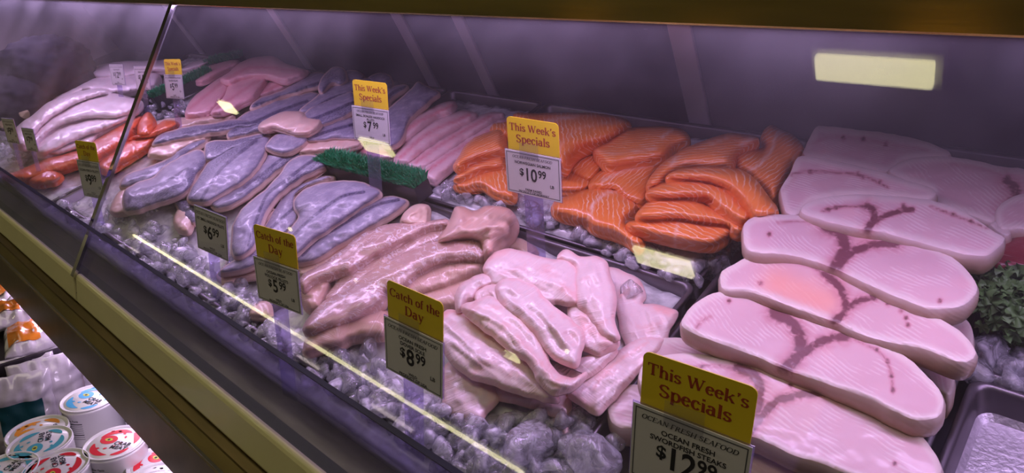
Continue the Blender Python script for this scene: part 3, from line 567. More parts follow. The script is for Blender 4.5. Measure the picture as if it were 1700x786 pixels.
salmon([(1106, 294), (1123, 283), (1156, 278), (1205, 279), (1229, 281), (1252, 296), (1272, 322), (1287, 342), (1288, 355), (1268, 362), (1249, 360), (1236, 340), (1212, 317), (1179, 303), (1139, 298)], .082, 'long striped salmon slice curving down to the right over the stack', .019, 18, .016, axis=[(1106, 292), (1160, 288), (1215, 293), (1250, 320), (1280, 355)])
# ------------------------------------------------------------------ dover sole
GL_ = 'dover sole fillets in the pile'
def sole(poly, h, label, dome=.014, D=24, hp=None, axis=None, thick=.005, marks=(), ridges=(.0026, .010)):
    return fish('sole_fillet', poly, h, dome * .5, D * 1.5, thick, 'sole', label, 'fish fillet', GL_, marks, hp, ridges, .0045, 4, axis, None, 8, 2.6)
sole([(905, 680), (928, 678), (942, 692), (944, 716), (936, 722), (925, 706)], .004, 'thin dark-pink strip of sole hanging onto the ice at the front', .006, 10)
sole([(734, 614), (750, 598), (775, 600), (805, 612), (830, 650), (803, 690), (788, 700), (765, 695), (738, 676), (734, 648)], .010, 'front left sole fillet lying on the ice right of the $8.99 card', .018, 28, axis=[(745, 610), (775, 690)], ridges=(.002, .03))
sole([(799, 640), (826, 634), (868, 645), (910, 655), (940, 650), (946, 682), (925, 692), (895, 680), (856, 668), (826, 661)], .010, 'flat shaded sole fillet at the front foot of the pile', .012, 20)
sole([(1009, 446), (1040, 452), (1063, 468), (1071, 495), (1067, 503), (1100, 508), (1124, 520), (1113, 541), (1105, 564), (1086, 578), (1050, 594), (1035, 560), (1020, 500)], .014, 'sole fillet spreading to the right rim of the pan', .016, 26, marks=[([(1030, 490), (1050, 478), (1068, 470)], 6, .5), ([(1090, 512), (1115, 520)], 7, .6)])
sole([(944, 655), (971, 625), (1001, 602), (1030, 580), (1065, 562), (1100, 564), (1085, 590), (1045, 632), (1005, 676), (990, 687), (968, 673)], .024, 'wide sole fillet falling to the front right of the pile', .018, 28, axis=[(1085, 568), (1030, 610), (965, 665)], marks=[([(1075, 570), (1020, 605), (985, 645)], 3, .5), ([(960, 660), (985, 680)], 4, .4)])
sole([(958, 600), (1001, 580), (1024, 582), (998, 608), (971, 628), (954, 622)], .034, 'small sole fold between the wide right fillet and the crumpled one', .012, 16)
sole([(945, 505), (971, 508), (1000, 524), (1022, 545), (1026, 572), (1001, 587), (975, 583), (955, 565), (945, 545)], .042, 'crumpled pinker sole fillet in the right of the pile', .014, 20, marks=[([(965, 525), (980, 545), (1010, 560)], 8, .5), ([(962, 522), (970, 548)], 5, .5)])
sole([(925, 428), (940, 414), (963, 426), (986, 425), (1005, 434), (1013, 457), (1022, 488), (1019, 526), (1027, 562), (1001, 555), (978, 524), (958, 505), (953, 469), (955, 442)], .052, 'smooth sole fillet at the right rear of the pile', .018, 26, axis=[(975, 428), (990, 480), (1008, 550)])
sole([(803, 442), (822, 419), (849, 413), (887, 423), (911, 429), (937, 430), (958, 446), (960, 470), (958, 505), (925, 503), (902, 506), (879, 488), (849, 474), (822, 476), (812, 462)], .050, 'broad sole fillet at the top rear of the pile', .024, 34, marks=[([(935, 478), (955, 492)], 8, .45), ([(812, 430), (840, 418)], 6, .4)])
sole([(755, 497), (761, 476), (780, 463), (807, 453), (826, 470), (800, 480), (790, 492), (775, 503), (768, 512), (759, 516)], .046, 'curled sole fillet at the left shoulder of the pile', .018, 18, axis=[(815, 462), (780, 475), (760, 508)])
sole([(788, 492), (799, 478), (824, 472), (836, 486), (832, 504), (812, 506), (795, 508)], .050, 'small pink sole fold inside the left shoulder curl', .014, 14, marks=[([(810, 490)], 12, .35)])
sole([(822, 474), (849, 462), (887, 475), (911, 502), (940, 524), (968, 552), (964, 585), (957, 608), (933, 602), (908, 582), (887, 553), (862, 530), (835, 508)], .060, 'long sole fillet running down the middle of the pile', .020, 26, axis=[(840, 475), (890, 515), (950, 590)])
sole([(725, 534), (731, 522), (750, 514), (773, 521), (803, 546), (834, 568), (864, 587), (890, 611), (917, 642), (928, 664), (910, 666), (868, 655), (826, 640), (788, 628), (757, 609), (734, 578)], .036, 'long pale sole fillet along the front of the pile', .024, 30, axis=[(735, 525), (810, 585), (920, 660)], marks=[([(728, 530), (745, 518), (775, 527), (810, 560)], 5, .5)])
sole([(767, 512), (784, 500), (815, 492), (849, 513), (880, 544), (899, 571), (918, 612), (948, 628), (973, 616), (965, 633), (944, 650), (917, 653), (893, 632), (877, 602), (847, 582), (816, 556), (786, 534)], .056, 'twisted sole fillet folded across the front of the pile', .018, 18, axis=[(775, 510), (845, 545), (895, 600), (965, 622)], marks=[([(860, 560), (895, 600), (925, 640)], 5, .35), ([(925, 632), (965, 620)], 5, .5)])
# ------------------------------------------------------------------ pollock
GP_ = 'pollock fillets left of the sole'
def pol(poly, h, label, mat='pollock', dome=.018, D=24, axis=None, hp=None, marks=(), ridges=(.001, .02), thick=.012, lumps=.003, name='pollock_fillet'):
    return fish(name, poly, h, dome * .8, D * 1.2, thick, mat, label, 'fish fillet', GP_, marks, hp, ridges, lumps * 1.3, 4, axis, None, 8, 2)
pol([(839, 412), (846, 399), (861, 395), (884, 407), (890, 418), (877, 424), (854, 417)], .012, 'little curled pollock flap poking up behind the sole pile', 'cream', .014, 12)
pol([(665, 367), (671, 353), (690, 340), (709, 342), (712, 361), (706, 374), (678, 375)], .022, 'pale pollock knob at the rear corner of the pan', 'cream', .022, 18, lumps=.006)
pol([(694, 489), (724, 477), (762, 465), (797, 449), (790, 472), (765, 490), (757, 504), (724, 512), (694, 512)], .012, 'thin pollock fillet lying lowest beside the sole', dome=.01)
pol([(655, 487), (694, 455), (732, 437), (774, 430), (803, 432), (799, 450), (762, 465), (728, 478), (694, 490), (671, 497)], .018, 'smooth pink pollock fillet between the skin-side fillet and the sole', dome=.016, axis=[(665, 485), (730, 455), (800, 440)])
pol([(499, 483), (522, 464), (552, 456), (546, 480), (538, 496), (533, 512), (514, 516), (503, 503)], .012, 'folded pink end of a pollock fillet beside the $5.99 card', dome=.016, D=16, lumps=.005)
pol([(545, 485), (571, 456), (606, 433), (648, 412), (686, 393), (724, 377), (748, 376), (728, 397), (694, 416), (659, 436), (625, 452), (587, 482), (556, 504), (543, 497)], .020, 'brownish pollock fillet lying between two skin-side fillets', 'pollock_skin', .010, 18, axis=[(550, 490), (620, 440), (740, 380)])
pol([(497, 468), (503, 456), (537, 437), (568, 414), (598, 391), (633, 376), (671, 370), (709, 368), (740, 362), (743, 373), (709, 382), (686, 393), (648, 413), (610, 432), (583, 451), (552, 458), (518, 470), (503, 481)], .030, 'long silvery pollock fillet along the left rim of the pan', 'pollock_skin', .018, 20, axis=[(500, 470), (570, 430), (640, 392), (742, 368)])
pol([(502, 545), (518, 520), (541, 498), (571, 482), (606, 455), (640, 436), (678, 416), (724, 401), (770, 394), (798, 398), (805, 426), (797, 434), (770, 432), (728, 440), (694, 456), (663, 482), (640, 486), (636, 502), (600, 527), (560, 542), (520, 554)], .030, 'large silvery pollock fillet lying diagonally through the middle', 'pollock_skin', .026, 34, axis=[(510, 545), (590, 490), (680, 440), (800, 408)], thick=.016)
pol([(504, 584), (506, 565), (521, 546), (544, 527), (578, 517), (613, 513), (639, 515), (648, 530), (646, 546), (636, 558), (594, 562), (563, 574), (533, 581), (513, 588)], .014, 'pink pollock tail on the ice left of the $8.99 card', dome=.022, D=22, axis=[(508, 580), (560, 540), (645, 535)])
pol([(413, 520), (418, 506), (432, 500), (447, 506), (446, 524), (425, 526)], .004, 'small pinkish scrap of pollock on the ice under the $5.99 card', 'cream', .010, 10)
pol([(728, 401), (743, 373), (755, 346), (770, 343), (785, 350), (808, 343), (835, 343), (850, 351), (857, 369), (846, 389), (823, 405), (820, 419), (804, 424), (797, 401), (770, 397)], .040, 'folded-over knobbly pollock end rising at the rear of the pan', 'pollock', .036, 26, thick=.022, lumps=.007, marks=[([(745, 392), (770, 362)], 5, .35), ([(815, 375), (830, 362), (848, 372)], 4, .4)])
# ------------------------------------------------------------------ haddock, front pan
GH = 'skin-on haddock fillets'
def had(poly, h, label, line=None, dark=None, dome=.016, D=22, axis=None, mat='haddock', hp=None, thick=.010, ridges=None, lumps=.0022):
    return fish('haddock_fillet', poly, h, dome * .8, D * 1.15, thick, mat, label, 'fish fillet', GH, [(line, 3.3, 1)] if line else (), hp, ridges, lumps * 1.4, 3, axis or line, dark, 6, 1.8, side_attr=True)
had([(360, 455), (390, 442), (430, 433), (455, 436), (445, 456), (400, 463), (370, 472)], .006, 'cream haddock tail on the ice left of the $5.99 card', mat='cream', dome=.008)
had([(287, 368), (294, 349), (310, 340), (322, 352), (314, 383), (298, 384)], .010, 'pinkish haddock end on the ice left of the $6.99 card', mat='cream', dome=.014, D=12)
had([(372, 448), (385, 410), (386, 380), (400, 350), (420, 330), (440, 340), (420, 400), (400, 440)], .012, 'haddock fillet half hidden behind the $6.99 card', dark=[([(380, 440), (395, 370)], 14)])
had([(640, 366), (605, 386), (566, 408), (532, 428), (500, 440), (498, 457), (530, 452), (572, 432), (612, 407)], .010, 'pale flesh-side haddock fillet along the left rim of the pollock pan', mat='cream', dome=.010)
had([(676, 332), (652, 326), (625, 328), (600, 338), (572, 360), (540, 382), (512, 404), (488, 426), (496, 438), (530, 430), (565, 407), (600, 387), (640, 364), (665, 347)], .022, 'rightmost front haddock fillet with a long dotted dark line', [(662, 332), (630, 339), (600, 354), (562, 377), (530, 396), (502, 424)], dome=.020)
had([(554, 293), (523, 295), (490, 308), (465, 330), (450, 352), (436, 380), (422, 405), (398, 425), (362, 452), (385, 452), (420, 442), (462, 422), (468, 398), (482, 380), (497, 358), (490, 345), (490, 328), (508, 312)], .024, 'haddock fillet with a cream edge, under the broad front one', [(489, 345), (462, 368), (440, 390), (415, 425)], dome=.016, axis=[(550, 294), (480, 330), (440, 395), (375, 450)])
had([(632, 321), (608, 305), (584, 300), (545, 302), (508, 313), (490, 330), (488, 345), (495, 360), (478, 385), (463, 405), (470, 420), (490, 426), (512, 406), (540, 387), (572, 365), (606, 342)], .036, 'broad front haddock fillet with a dotted dark line, left of the green grass divider', [(604, 319), (572, 325), (546, 340), (520, 360), (500, 378), (484, 395), (473, 412)], dome=.026, D=30)
had([(287, 322), (305, 330), (330, 337), (340, 355), (318, 372), (296, 350)], .012, 'dark haddock tail lying on the ice behind the $6.99 card', dark=[([(290, 330), (335, 360)], 20)])
had([(184, 341), (203, 312), (212, 320), (214, 349), (195, 357), (184, 353)], .012, 'round pink haddock end by the chrome seam strip', mat='cream', dome=.016, D=13)
had([(500, 224), (480, 226), (455, 230), (443, 255), (428, 280), (402, 304), (378, 318), (348, 335), (362, 347), (392, 337), (422, 317), (452, 292), (482, 269), (506, 251), (507, 236)], .024, 'haddock fillet with a speckled line between the two broad middle ones', [(497, 247), (470, 262), (440, 286), (405, 312)], dome=.016, dark=[([(500, 250), (440, 292), (380, 330)], 9)])
had([(199, 311), (210, 290), (249, 276), (279, 263), (306, 240), (336, 230), (342, 236), (308, 258), (277, 282), (252, 298), (226, 307)], .022, 'mottled haddock fillet behind the dark humped one near the seam', [(215, 300), (260, 280), (310, 248)], dome=.014, D=14, dark=[([(220, 300), (330, 236)], 7)])
had([(338, 261), (346, 236), (386, 232), (424, 223), (457, 219), (418, 236), (382, 251), (352, 267)], .040, 'dark narrow haddock tail above the humped fillet', dark=[([(345, 252), (450, 221)], 14)], dome=.014, D=14)
had([(203, 330), (209, 314), (230, 302), (252, 294), (275, 275), (306, 256), (333, 249), (346, 261), (342, 273), (330, 289), (314, 315), (294, 328), (272, 335), (249, 343), (226, 351), (208, 350)], .032, 'humped dark-backed haddock fillet nearest the seam strip', [(214, 336), (222, 318), (256, 311), (287, 295), (312, 280)], dome=.024, D=26, dark=[([(212, 345), (250, 328), (300, 312), (335, 275)], 15)], axis=[(205, 340), (260, 310), (340, 260)])
had([(447, 229), (428, 226), (394, 231), (363, 252), (340, 276), (321, 307), (310, 330), (329, 338), (352, 332), (378, 316), (402, 304), (426, 281), (441, 254)], .036, 'broad haddock fillet in the middle, behind the $6.99 card', [(426, 233), (396, 256), (368, 280), (349, 307), (334, 332)], dome=.022, D=30, dark=[([(425, 230), (380, 256), (340, 290), (318, 325)], 10)])
had([(516, 257), (535, 262), (541, 276), (510, 291), (480, 311), (456, 332), (441, 354), (430, 392), (417, 415), (393, 427), (384, 413), (386, 379), (400, 349), (427, 326), (454, 302), (477, 271), (497, 258)], .040, 'long pale haddock fillet curving down to the $5.99 card', [(520, 266), (500, 280), (474, 300), (444, 323), (430, 353), (421, 379), (413, 408)], dome=.022, D=28, dark=[([(537, 268), (510, 285), (478, 308)], 8)])
had([(245, 257), (256, 240), (294, 230), (344, 223), (342, 231), (312, 243), (281, 260), (256, 259)], .024, 'cream-edged haddock fillet near the redfish', mat='cream', dome=.012, D=12)
had([(252, 240), (268, 222), (306, 211), (352, 204), (394, 198), (441, 198), (426, 210), (388, 216), (342, 224), (294, 233), (268, 240)], .036, 'long dark haddock fillet stretching right from the redfish', [(262, 236), (310, 222), (370, 211), (430, 203)], dome=.014, D=14, dark=[([(260, 228), (340, 214), (430, 202)], 10)])
# rear pan
had([(250, 215), (262, 200), (300, 195), (350, 190), (385, 188), (382, 198), (330, 206), (270, 222)], .020, 'pale haddock tail between the redfish and the pink fillets', mat='cream', dome=.010, D=10)
had([(380, 214), (403, 190), (449, 171), (487, 159), (521, 153), (531, 160), (514, 176), (484, 196), (449, 215), (418, 222), (380, 230)], .030, 'rear haddock fillet with a dark speckled line, in front of the pink fillets', [(384, 218), (428, 200), (470, 182), (510, 168)], dome=.016, D=18, dark=[([(385, 224), (440, 208), (500, 180)], 9)])
had([(414, 179), (430, 163), (472, 148), (506, 125), (533, 121), (542, 128), (533, 142), (506, 150), (468, 161), (430, 177)], .036, 'rear haddock fillet touching the pink fillets', [(420, 176), (470, 160), (528, 138)], dome=.014, D=16, dark=[([(418, 178), (470, 164), (530, 144)], 8)])
had([(611, 149), (612, 130), (628, 121), (648, 127), (651, 149), (640, 158), (630, 157)], .036, 'rounded pale haddock lump at the very rear above the yellow $7.99 card', dome=.02, D=16)
had([(570, 130), (576, 117), (592, 118), (605, 126), (600, 138), (580, 140)], .034, 'small curled haddock tail at the rear left of the $7.99 card', dome=.014, D=10)
had([(628, 166), (647, 145), (674, 141), (672, 149), (649, 165), (644, 181), (630, 181)], .038, 'narrow haddock fillet right of the yellow $7.99 card', [(634, 174), (652, 154), (672, 145)], dome=.012, D=12)
had([(498, 183), (533, 153), (571, 136), (609, 130), (626, 136), (648, 145), (643, 154), (596, 150), (583, 161), (571, 173), (540, 185), (512, 189)], .042, 'rear haddock fillet running behind the yellow $7.99 card', [(515, 184), (560, 160), (630, 147)], dome=.018, D=18, dark=[([(515, 187), (570, 170), (600, 152)], 8)])
had([(536, 126), (552, 112), (571, 115), (576, 133), (563, 142), (550, 139), (535, 155), (529, 146)], .052, 'curled grey haddock head end at the rear of the pan', dome=.016, D=12, dark=[([(540, 125), (570, 130)], 9)])
had([(643, 183), (677, 153), (693, 136), (705, 141), (728, 153), (716, 166), (686, 193), (680, 200), (665, 235), (640, 245), (632, 220)], .044, 'pale haddock fillet draped over the pan divider right of the $7.99 card', dome=.016, D=16, axis=[(720, 148), (680, 175), (645, 230)])
had([(498, 253), (510, 236), (540, 228), (594, 232), (598, 241), (571, 250), (540, 251)], .034, 'cream-edged haddock fillet left of the green divider', mat='cream', dome=.012, D=12)
had([(506, 226), (533, 209), (582, 194), (590, 214), (592, 230), (546, 232), (513, 236)], .042, 'speckled haddock fillet left of the $7.99 card stake', [(512, 230), (545, 218), (588, 206)], dome=.016, D=16)
had([(502, 206), (510, 182), (545, 166), (584, 152), (590, 180), (565, 197), (535, 208), (522, 212)], .052, 'haddock fillet left of the $7.99 card', [(508, 202), (545, 188), (586, 170)], dome=.018, D=18, dark=[([(510, 208), (550, 194), (588, 176)], 7)])
had([(428, 210), (437, 200), (464, 188), (495, 184), (511, 194), (531, 198), (531, 211), (510, 223), (487, 223), (456, 214), (437, 217)], .060, 'cream flesh-side-up haddock fillet curled over the others', mat='cream', dome=.018, D=16)
had([(440, 246), (452, 228), (480, 214), (510, 218), (514, 232), (496, 246), (470, 256)], .044, 'cream-centred haddock fillet below the curled flesh-side one', dome=.014, D=16)
# ------------------------------------------------------------------ skinless haddock, pink fillets, white fillets, redfish
GK = 'skinless haddock fillets beside the salmon'
def skl(poly, h, label, line): return fish('haddock_fillet', poly, h, .012, 16, .010, 'skinless', label, 'fish fillet', GK, [(line, 3.2, .8)], None, (.0008, .02), .002, 4.5, line, None, 6, 1.6)
skl([(590, 247), (618, 240), (645, 243), (652, 262), (630, 264), (600, 256)], .012, 'small pink skinless haddock piece behind the $7.99 stake', [(595, 250), (645, 254)])
skl([(646, 242), (648, 222), (662, 206), (692, 190), (723, 175), (748, 167), (757, 173), (748, 187), (723, 197), (692, 220), (669, 236), (654, 248)], .030, 'skinless haddock fillet next to the pan divider', [(652, 238), (690, 205), (750, 175)])
skl([(654, 264), (672, 237), (697, 217), (723, 199), (760, 185), (786, 186), (791, 195), (760, 212), (730, 230), (702, 252), (680, 270), (665, 272)], .026, 'second skinless haddock fillet from the pan divider', [(664, 262), (710, 222), (780, 190)])
skl([(672, 274), (690, 260), (720, 238), (750, 220), (785, 199), (802, 189), (826, 186), (836, 192), (800, 216), (762, 242), (730, 264), (705, 280), (686, 281)], .022, 'third skinless haddock fillet from the pan divider', [(690, 270), (740, 235), (815, 192)])
skl([(697, 283), (705, 271), (730, 256), (760, 236), (800, 210), (824, 199), (852, 194), (842, 210), (805, 236), (772, 262), (742, 286), (722, 303), (706, 297)], .018, 'skinless haddock fillet touching the salmon', [(705, 288), (760, 248), (840, 202)])
GT = 'pink fillets at the rear left'
def til(poly, h, label, line=None): return fish('pink_fillet', poly, h, .014, 18, .012, 'tilapia', label, 'fish fillet', GT, [(line, 2.5, .6)] if line else (), None, (.0008, .02), .002, 4, line, None, 6, 1.4)
til([(307, 190), (318, 165), (345, 142), (372, 126), (390, 126), (385, 140), (370, 166), (350, 187), (320, 194)], .030, 'pink fillet at the left of its heap, right of the yellow $5.99 card', [(315, 180), (375, 132)])
til([(422, 164), (447, 132), (494, 117), (514, 121), (480, 143), (441, 158)], .026, 'pink fillet at the right end of its heap', [(430, 156), (505, 122)])
til([(350, 187), (372, 160), (382, 139), (418, 125), (443, 128), (432, 150), (418, 166), (395, 177), (370, 188)], .040, 'pink fillet in the front middle of its heap', [(360, 180), (430, 132)])
til([(366, 130), (380, 120), (403, 102), (449, 92), (475, 106), (502, 114), (510, 119), (475, 136), (443, 128), (403, 131), (380, 139)], .052, 'topmost pink fillet of the heap', [(375, 132), (420, 112), (500, 118)])
til([(318, 128), (335, 114), (360, 104), (390, 98), (398, 106), (370, 120), (345, 134), (325, 138)], .030, 'pale pink fillet lying between the two green grass dividers')
GW = 'white fillets at the far left'
def whi(poly, h, label, mat='white', dome=.022): return fish('white_fillet', poly, h, dome, 16, .016, mat, label, 'fish fillet', GW, (), None, (.001, .03), .003, 4, None, None, 6, 1.4)
whi([(60, 258), (90, 243), (130, 230), (168, 216), (152, 240), (112, 254), (75, 262)], .02, 'pinkish white fillet lying on the redfish')
whi([(55, 250), (75, 227), (105, 208), (150, 195), (200, 189), (216, 195), (190, 210), (150, 224), (110, 242), (70, 259)], .036, 'white fillet lowest of the left heap')
whi([(53, 228), (75, 203), (107, 182), (143, 164), (185, 155), (215, 162), (234, 168), (228, 182), (190, 197), (150, 197), (100, 210), (70, 230), (58, 242)], .050, 'longest white fillet across the middle of the left heap')
whi([(16, 240), (25, 214), (55, 190), (90, 165), (143, 149), (171, 147), (184, 155), (143, 167), (107, 183), (75, 205), (55, 227), (40, 243)], .060, 'topmost white fillet of the left heap, behind the leftmost cards')
whi([(150, 118), (165, 108), (200, 102), (240, 101), (285, 99), (300, 103), (290, 116), (250, 121), (200, 131), (160, 129)], .040, 'white fillet at the very rear left corner')
whi([(128, 142), (160, 127), (210, 122), (262, 122), (258, 145), (230, 150), (190, 156), (140, 152)], .036, 'white fillet behind the small rear cards')
whi([(86, 168), (128, 142), (180, 134), (182, 148), (140, 152), (105, 172)], .034, 'white fillet behind the longest one at the far left')
whi([(296, 118), (318, 104), (345, 96), (362, 92), (350, 104), (322, 116)], .030, 'white fillet beside the rear green grass divider')
GR = 'redfish at the left'
def red(poly, h, label, mat='rock', dome=.02): return fish('redfish_fillet', poly, h, dome, 15, .012, mat, label, 'fish fillet', GR, (), None, (.0012, .02), .004, 4, None, None, 6, 2)
red([(4, 292), (40, 279), (80, 261), (130, 249), (170, 224), (210, 199), (237, 194), (217, 226), (187, 249), (165, 264), (140, 274), (100, 284), (60, 298), (20, 300)], .024, 'long orange-red redfish fillet running left behind the yellow $9.99 card')
red([(162, 272), (190, 250), (215, 232), (254, 220), (258, 235), (226, 260), (190, 280), (170, 286)], .016, 'orange-red redfish fillet crossing behind the seam strip')
red([(214, 230), (250, 215), (275, 199), (296, 205), (286, 214), (256, 228)], .030, 'thin red redfish strip right of the seam strip')
red([(230, 226), (232, 200), (247, 186), (258, 205), (250, 224)], .036, 'upright orange redfish flap right of the seam strip')
red([(48, 300), (60, 285), (80, 279), (102, 291), (90, 304), (62, 309)], .026, 'brown-orange redfish lump on the ice left of the yellow $9.99 card', dome=.02)
# ------------------------------------------------------------------ crushed ice that carries the fish
bed = np.vstack(BED)
def ice_bed(name, x0, x1, y0, y1, label, base=-.028, amp=.007, cell=.011, use=True, zmax=.5):
    nx, ny = max(2, int((x1 - x0) / cell)), max(2, int((y1 - y0) / cell)); xs = np.linspace(x0, x1, nx + 1); ys = np.linspace(y0, y1, ny + 1)
    Z = np.full((nx + 1, ny + 1), np.nan)
    if use:
        ix = np.rint((bed[:, 0] - x0) / (x1 - x0) * nx).astype(int); iy = np.rint((bed[:, 1] - y0) / (y1 - y0) * ny).astype(int)
        for i, j, z in zip(ix, iy, bed[:, 2]):
            for a in (-1, 0, 1):
                for b in (-1, 0, 1):
                    if 0 <= i + a <= nx and 0 <= j + b <= ny: Z[i + a, j + b] = z if np.isnan(Z[i + a, j + b]) else min(Z[i + a, j + b], z)
    known = ~np.isnan(Z); Q = np.where(known, np.minimum(Z, zmax) - .004, base)
    for _ in range(25):
        P = np.pad(Q, 1, 'edge'); av = (P[:-2, 1:-1] + P[2:, 1:-1] + P[1:-1, :-2] + P[1:-1, 2:]) / 4
        Q = np.where(known, np.minimum(av, Z - .004), .85 * av + .15 * base)
    v = []; f = []
    for i in range(nx + 1):
        for j in range(ny + 1):
            n_ = amp * noise.fractal((xs[i] * 45, ys[j] * 45, 3.3), 1, 2, 3)
            e = min(i, nx - i, j, ny - j); v.append((xs[i], ys[j], max(-.048, Q[i, j] + (n_ if not known[i, j] else min(0, n_) * .5))))
    W1 = ny + 1; n0 = len(v)
    for i in range(nx):
        for j in range(ny): f.append((i * W1 + j, (i + 1) * W1 + j, (i + 1) * W1 + j + 1, i * W1 + j + 1))
    per = [i * W1 for i in range(nx + 1)] + [nx * W1 + j for j in range(1, ny + 1)] + [i * W1 + ny for i in range(nx - 1, -1, -1)] + [j for j in range(ny - 1, 0, -1)]
    for k in per: v.append((v[k][0], v[k][1], -.049))
    m = len(per)
    for k in range(m): f.append((per[k], n0 + k, n0 + (k + 1) % m, per[(k + 1) % m]))
    f.append(tuple(range(n0 + m - 1, n0 - 1, -1)))
    return v, f
def chunk(c, r, rnd, sq=(1, .8, .7), sub=2):
    bm = bmesh.new(); bmesh.ops.create_icosphere(bm, subdivisions=sub, radius=1)
    cuts = [(Vector((rnd.gauss(0, 1), rnd.gauss(0, 1), rnd.gauss(0, 1))).normalized(), rnd.uniform(.38, .8)) for _ in range(11)]
    rot = Matrix.Rotation(rnd.uniform(0, 6.28), 3, 'Z') @ Matrix.Rotation(rnd.uniform(-.9, .9), 3, 'X'); s0 = rnd.random() * 99
    v = []
    for q in bm.verts:
        p = q.co.copy()
        for nrm, dd in cuts:
            k = p.dot(nrm) - dd
            if k > 0: p -= nrm * k * .92
        p *= 1 + .16 * noise.noise(q.co * 2.2 + Vector((s0, 0, 0)))
        p = rot @ Vector((p.x * sq[0], p.y * sq[1], p.z * sq[2])) * r; v.append((p.x + c[0], p.y + c[1], p.z + c[2]))
    f = [[w_.index for w_ in q.verts] for q in bm.faces]; bm.free(); return v, f
def chunks(name, region, n, r0, r1, h0, h1, label, seed, bedargs=None):
    rnd = random.Random(seed); b = MB(); L = np.array(region, float); x0, y0 = L.min(0); x1, y1 = L.max(0); k = 0
    if bedargs: b.add(*ice_bed(None, *bedargs[0], None, **bedargs[1]))
    nb = len(b.f)
    while k < n:
        p = np.array([[rnd.uniform(x0, x1), rnd.uniform(y0, y1)]])
        if not inside(p, L)[0]: continue
        k += 1; q = at(p[0, 0], p[0, 1], rnd.uniform(h0, h1)); r = rnd.uniform(r0, r1) ; b.add(*chunk(q, r, rnd, (1, rnd.uniform(.6, .95), rnd.uniform(.5, .8)), 2))
    o = b.obj(name, M['ice'], smooth=True); o.data.materials.append(M['packed']); o.data.polygons.foreach_set('material_index', [1 if i < nb else 0 for i in range(len(o.data.polygons))]); return props(o, label, 'ice', None, 'stuff')
def B(*a, **k): return (a, k)
chunks('crushed_ice', [(60, 315), (190, 345), (215, 352), (300, 385), (360, 450), (420, 475), (430, 520), (500, 590), (640, 590), (640, 640), (735, 660), (745, 690), (800, 700), (960, 690), (980, 700), (960, 800), (760, 786), (560, 655), (300, 492), (130, 380)], 480, .009, .025, -.014, .008, 'crushed ice along the front behind the clear ice guard', 1, B(-2.4, -.06, .193, .221, use=False, base=-.012))
chunks('crushed_ice', [(700, 315), (760, 305), (850, 322), (905, 345), (960, 365), (1030, 392), (1060, 412), (1180, 405), (1222, 390), (1228, 405), (1155, 470), (1050, 440), (850, 350), (800, 335)], 230, .009, .022, -.010, .010, 'crushed ice in front of the salmon pieces', 2, B(-.93, -.378, .62, .99, base=-.02, zmax=.02))
chunks('crushed_ice', [(735, 640), (800, 700), (950, 690), (985, 690), (1000, 680), (960, 640)], 10, .01, .015, -.03, -.015, 'bed of crushed ice under the pollock and the sole pile', 3, B(-.938, -.378, .236, .588, base=-.02))
chunks('crushed_ice', [(200, 330), (500, 440), (640, 350), (300, 240)], 6, .008, .012, -.03, -.02, 'bed of crushed ice under the front haddock fillets', 4, B(-1.886, -.974, .236, .616, base=-.018))
chunks('crushed_ice', [(0, 225), (60, 235), (60, 270), (0, 285)], 30, .01, .018, .0, .012, 'bed of crushed ice under the redfish and white fillets', 5, B(-2.73, -1.93, .21, .61, base=-.01))
chunks('crushed_ice', [(225, 165), (300, 160), (310, 195), (240, 200)], 40, .01, .018, .0, .02, 'crushed ice around the yellow rear $5.99 sign', 6, B(-2.73, -2.08, .69, .99, base=-.01))
chunks('crushed_ice', [(500, 130), (600, 120), (640, 140)], 3, .008, .01, -.03, -.02, 'bed of crushed ice under the rear haddock fillets', 7, B(-2.03, -1.275, .69, .99, base=-.015))
chunks('crushed_ice', [(1620, 560), (1700, 545), (1720, 600), (1700, 640), (1600, 625)], 46, .012, .026, -.03, .0, 'crushed ice below the kale at the right edge', 8, B(-.036, .245, .615, 1.01, base=-.025))
chunks('crushed_ice', [(700, 300), (760, 250), (800, 220)], 2, .008, .01, -.04, -.03, 'bed of ice under the skinless haddock', 9, B(-1.236, -.966, .69, .99, base=-.02))
rnd = random.Random(21)
for k, (u, v, h, r, lb) in enumerate([(885, 735, .020, .036, 'largest clear ice lump at the bottom, right of the $8.99 stake'), (985, 760, .012, .034, 'smooth ice lump at the bottom beside the $12.99 card'), (800, 770, .004, .028, 'ice lump at the bottom edge left of the largest one'), (780, 725, .006, .022, 'upright ice lump right of the $8.99 stake'),
        (935, 695, .016, .015, 'small rounded ice lump under the front of the sole'), (840, 700, .010, .016, 'ice lump touching the front left sole fillet'), (1018, 730, .0, .017, 'ice lump between the pan rim and the $12.99 card'), (610, 575, .006, .020, 'clear ice lump left of the $8.99 card under the pollock tail'), (1048, 478, .022, .020, 'clear ice lump on the right rear of the sole pile'),
        (560, 600, .0, .020, 'ice lump on the front ice below the pollock tail'), (640, 650, .0, .02, 'ice lump left of the $8.99 stake'), (1190, 440, -.004, .03, 'wide flat ice lump at the right end of the salmon ice'), (985, 395, .006, .018, 'ice lump under the front left salmon fillet'), (1120, 420, .004, .016, 'ice lump under the lowest salmon slice'), (745, 320, .006, .022, 'ice lump at the left end of the salmon ice'), (250, 352, .004, .02, 'ice lump under the humped haddock fillet'), (1640, 590, .0, .026, 'ice lump below the kale'), (1680, 615, .0, .024, 'ice lump at the right edge above the empty pan')]):
    v_, f_ = chunk(at(u, v, h), r, rnd, (1, .82, .75), 3); o = mesh_obj('ice_lump', W(np.array(v_)), f_, M['ice'], None, True); props(o, lb, 'ice', 'large ice lumps')
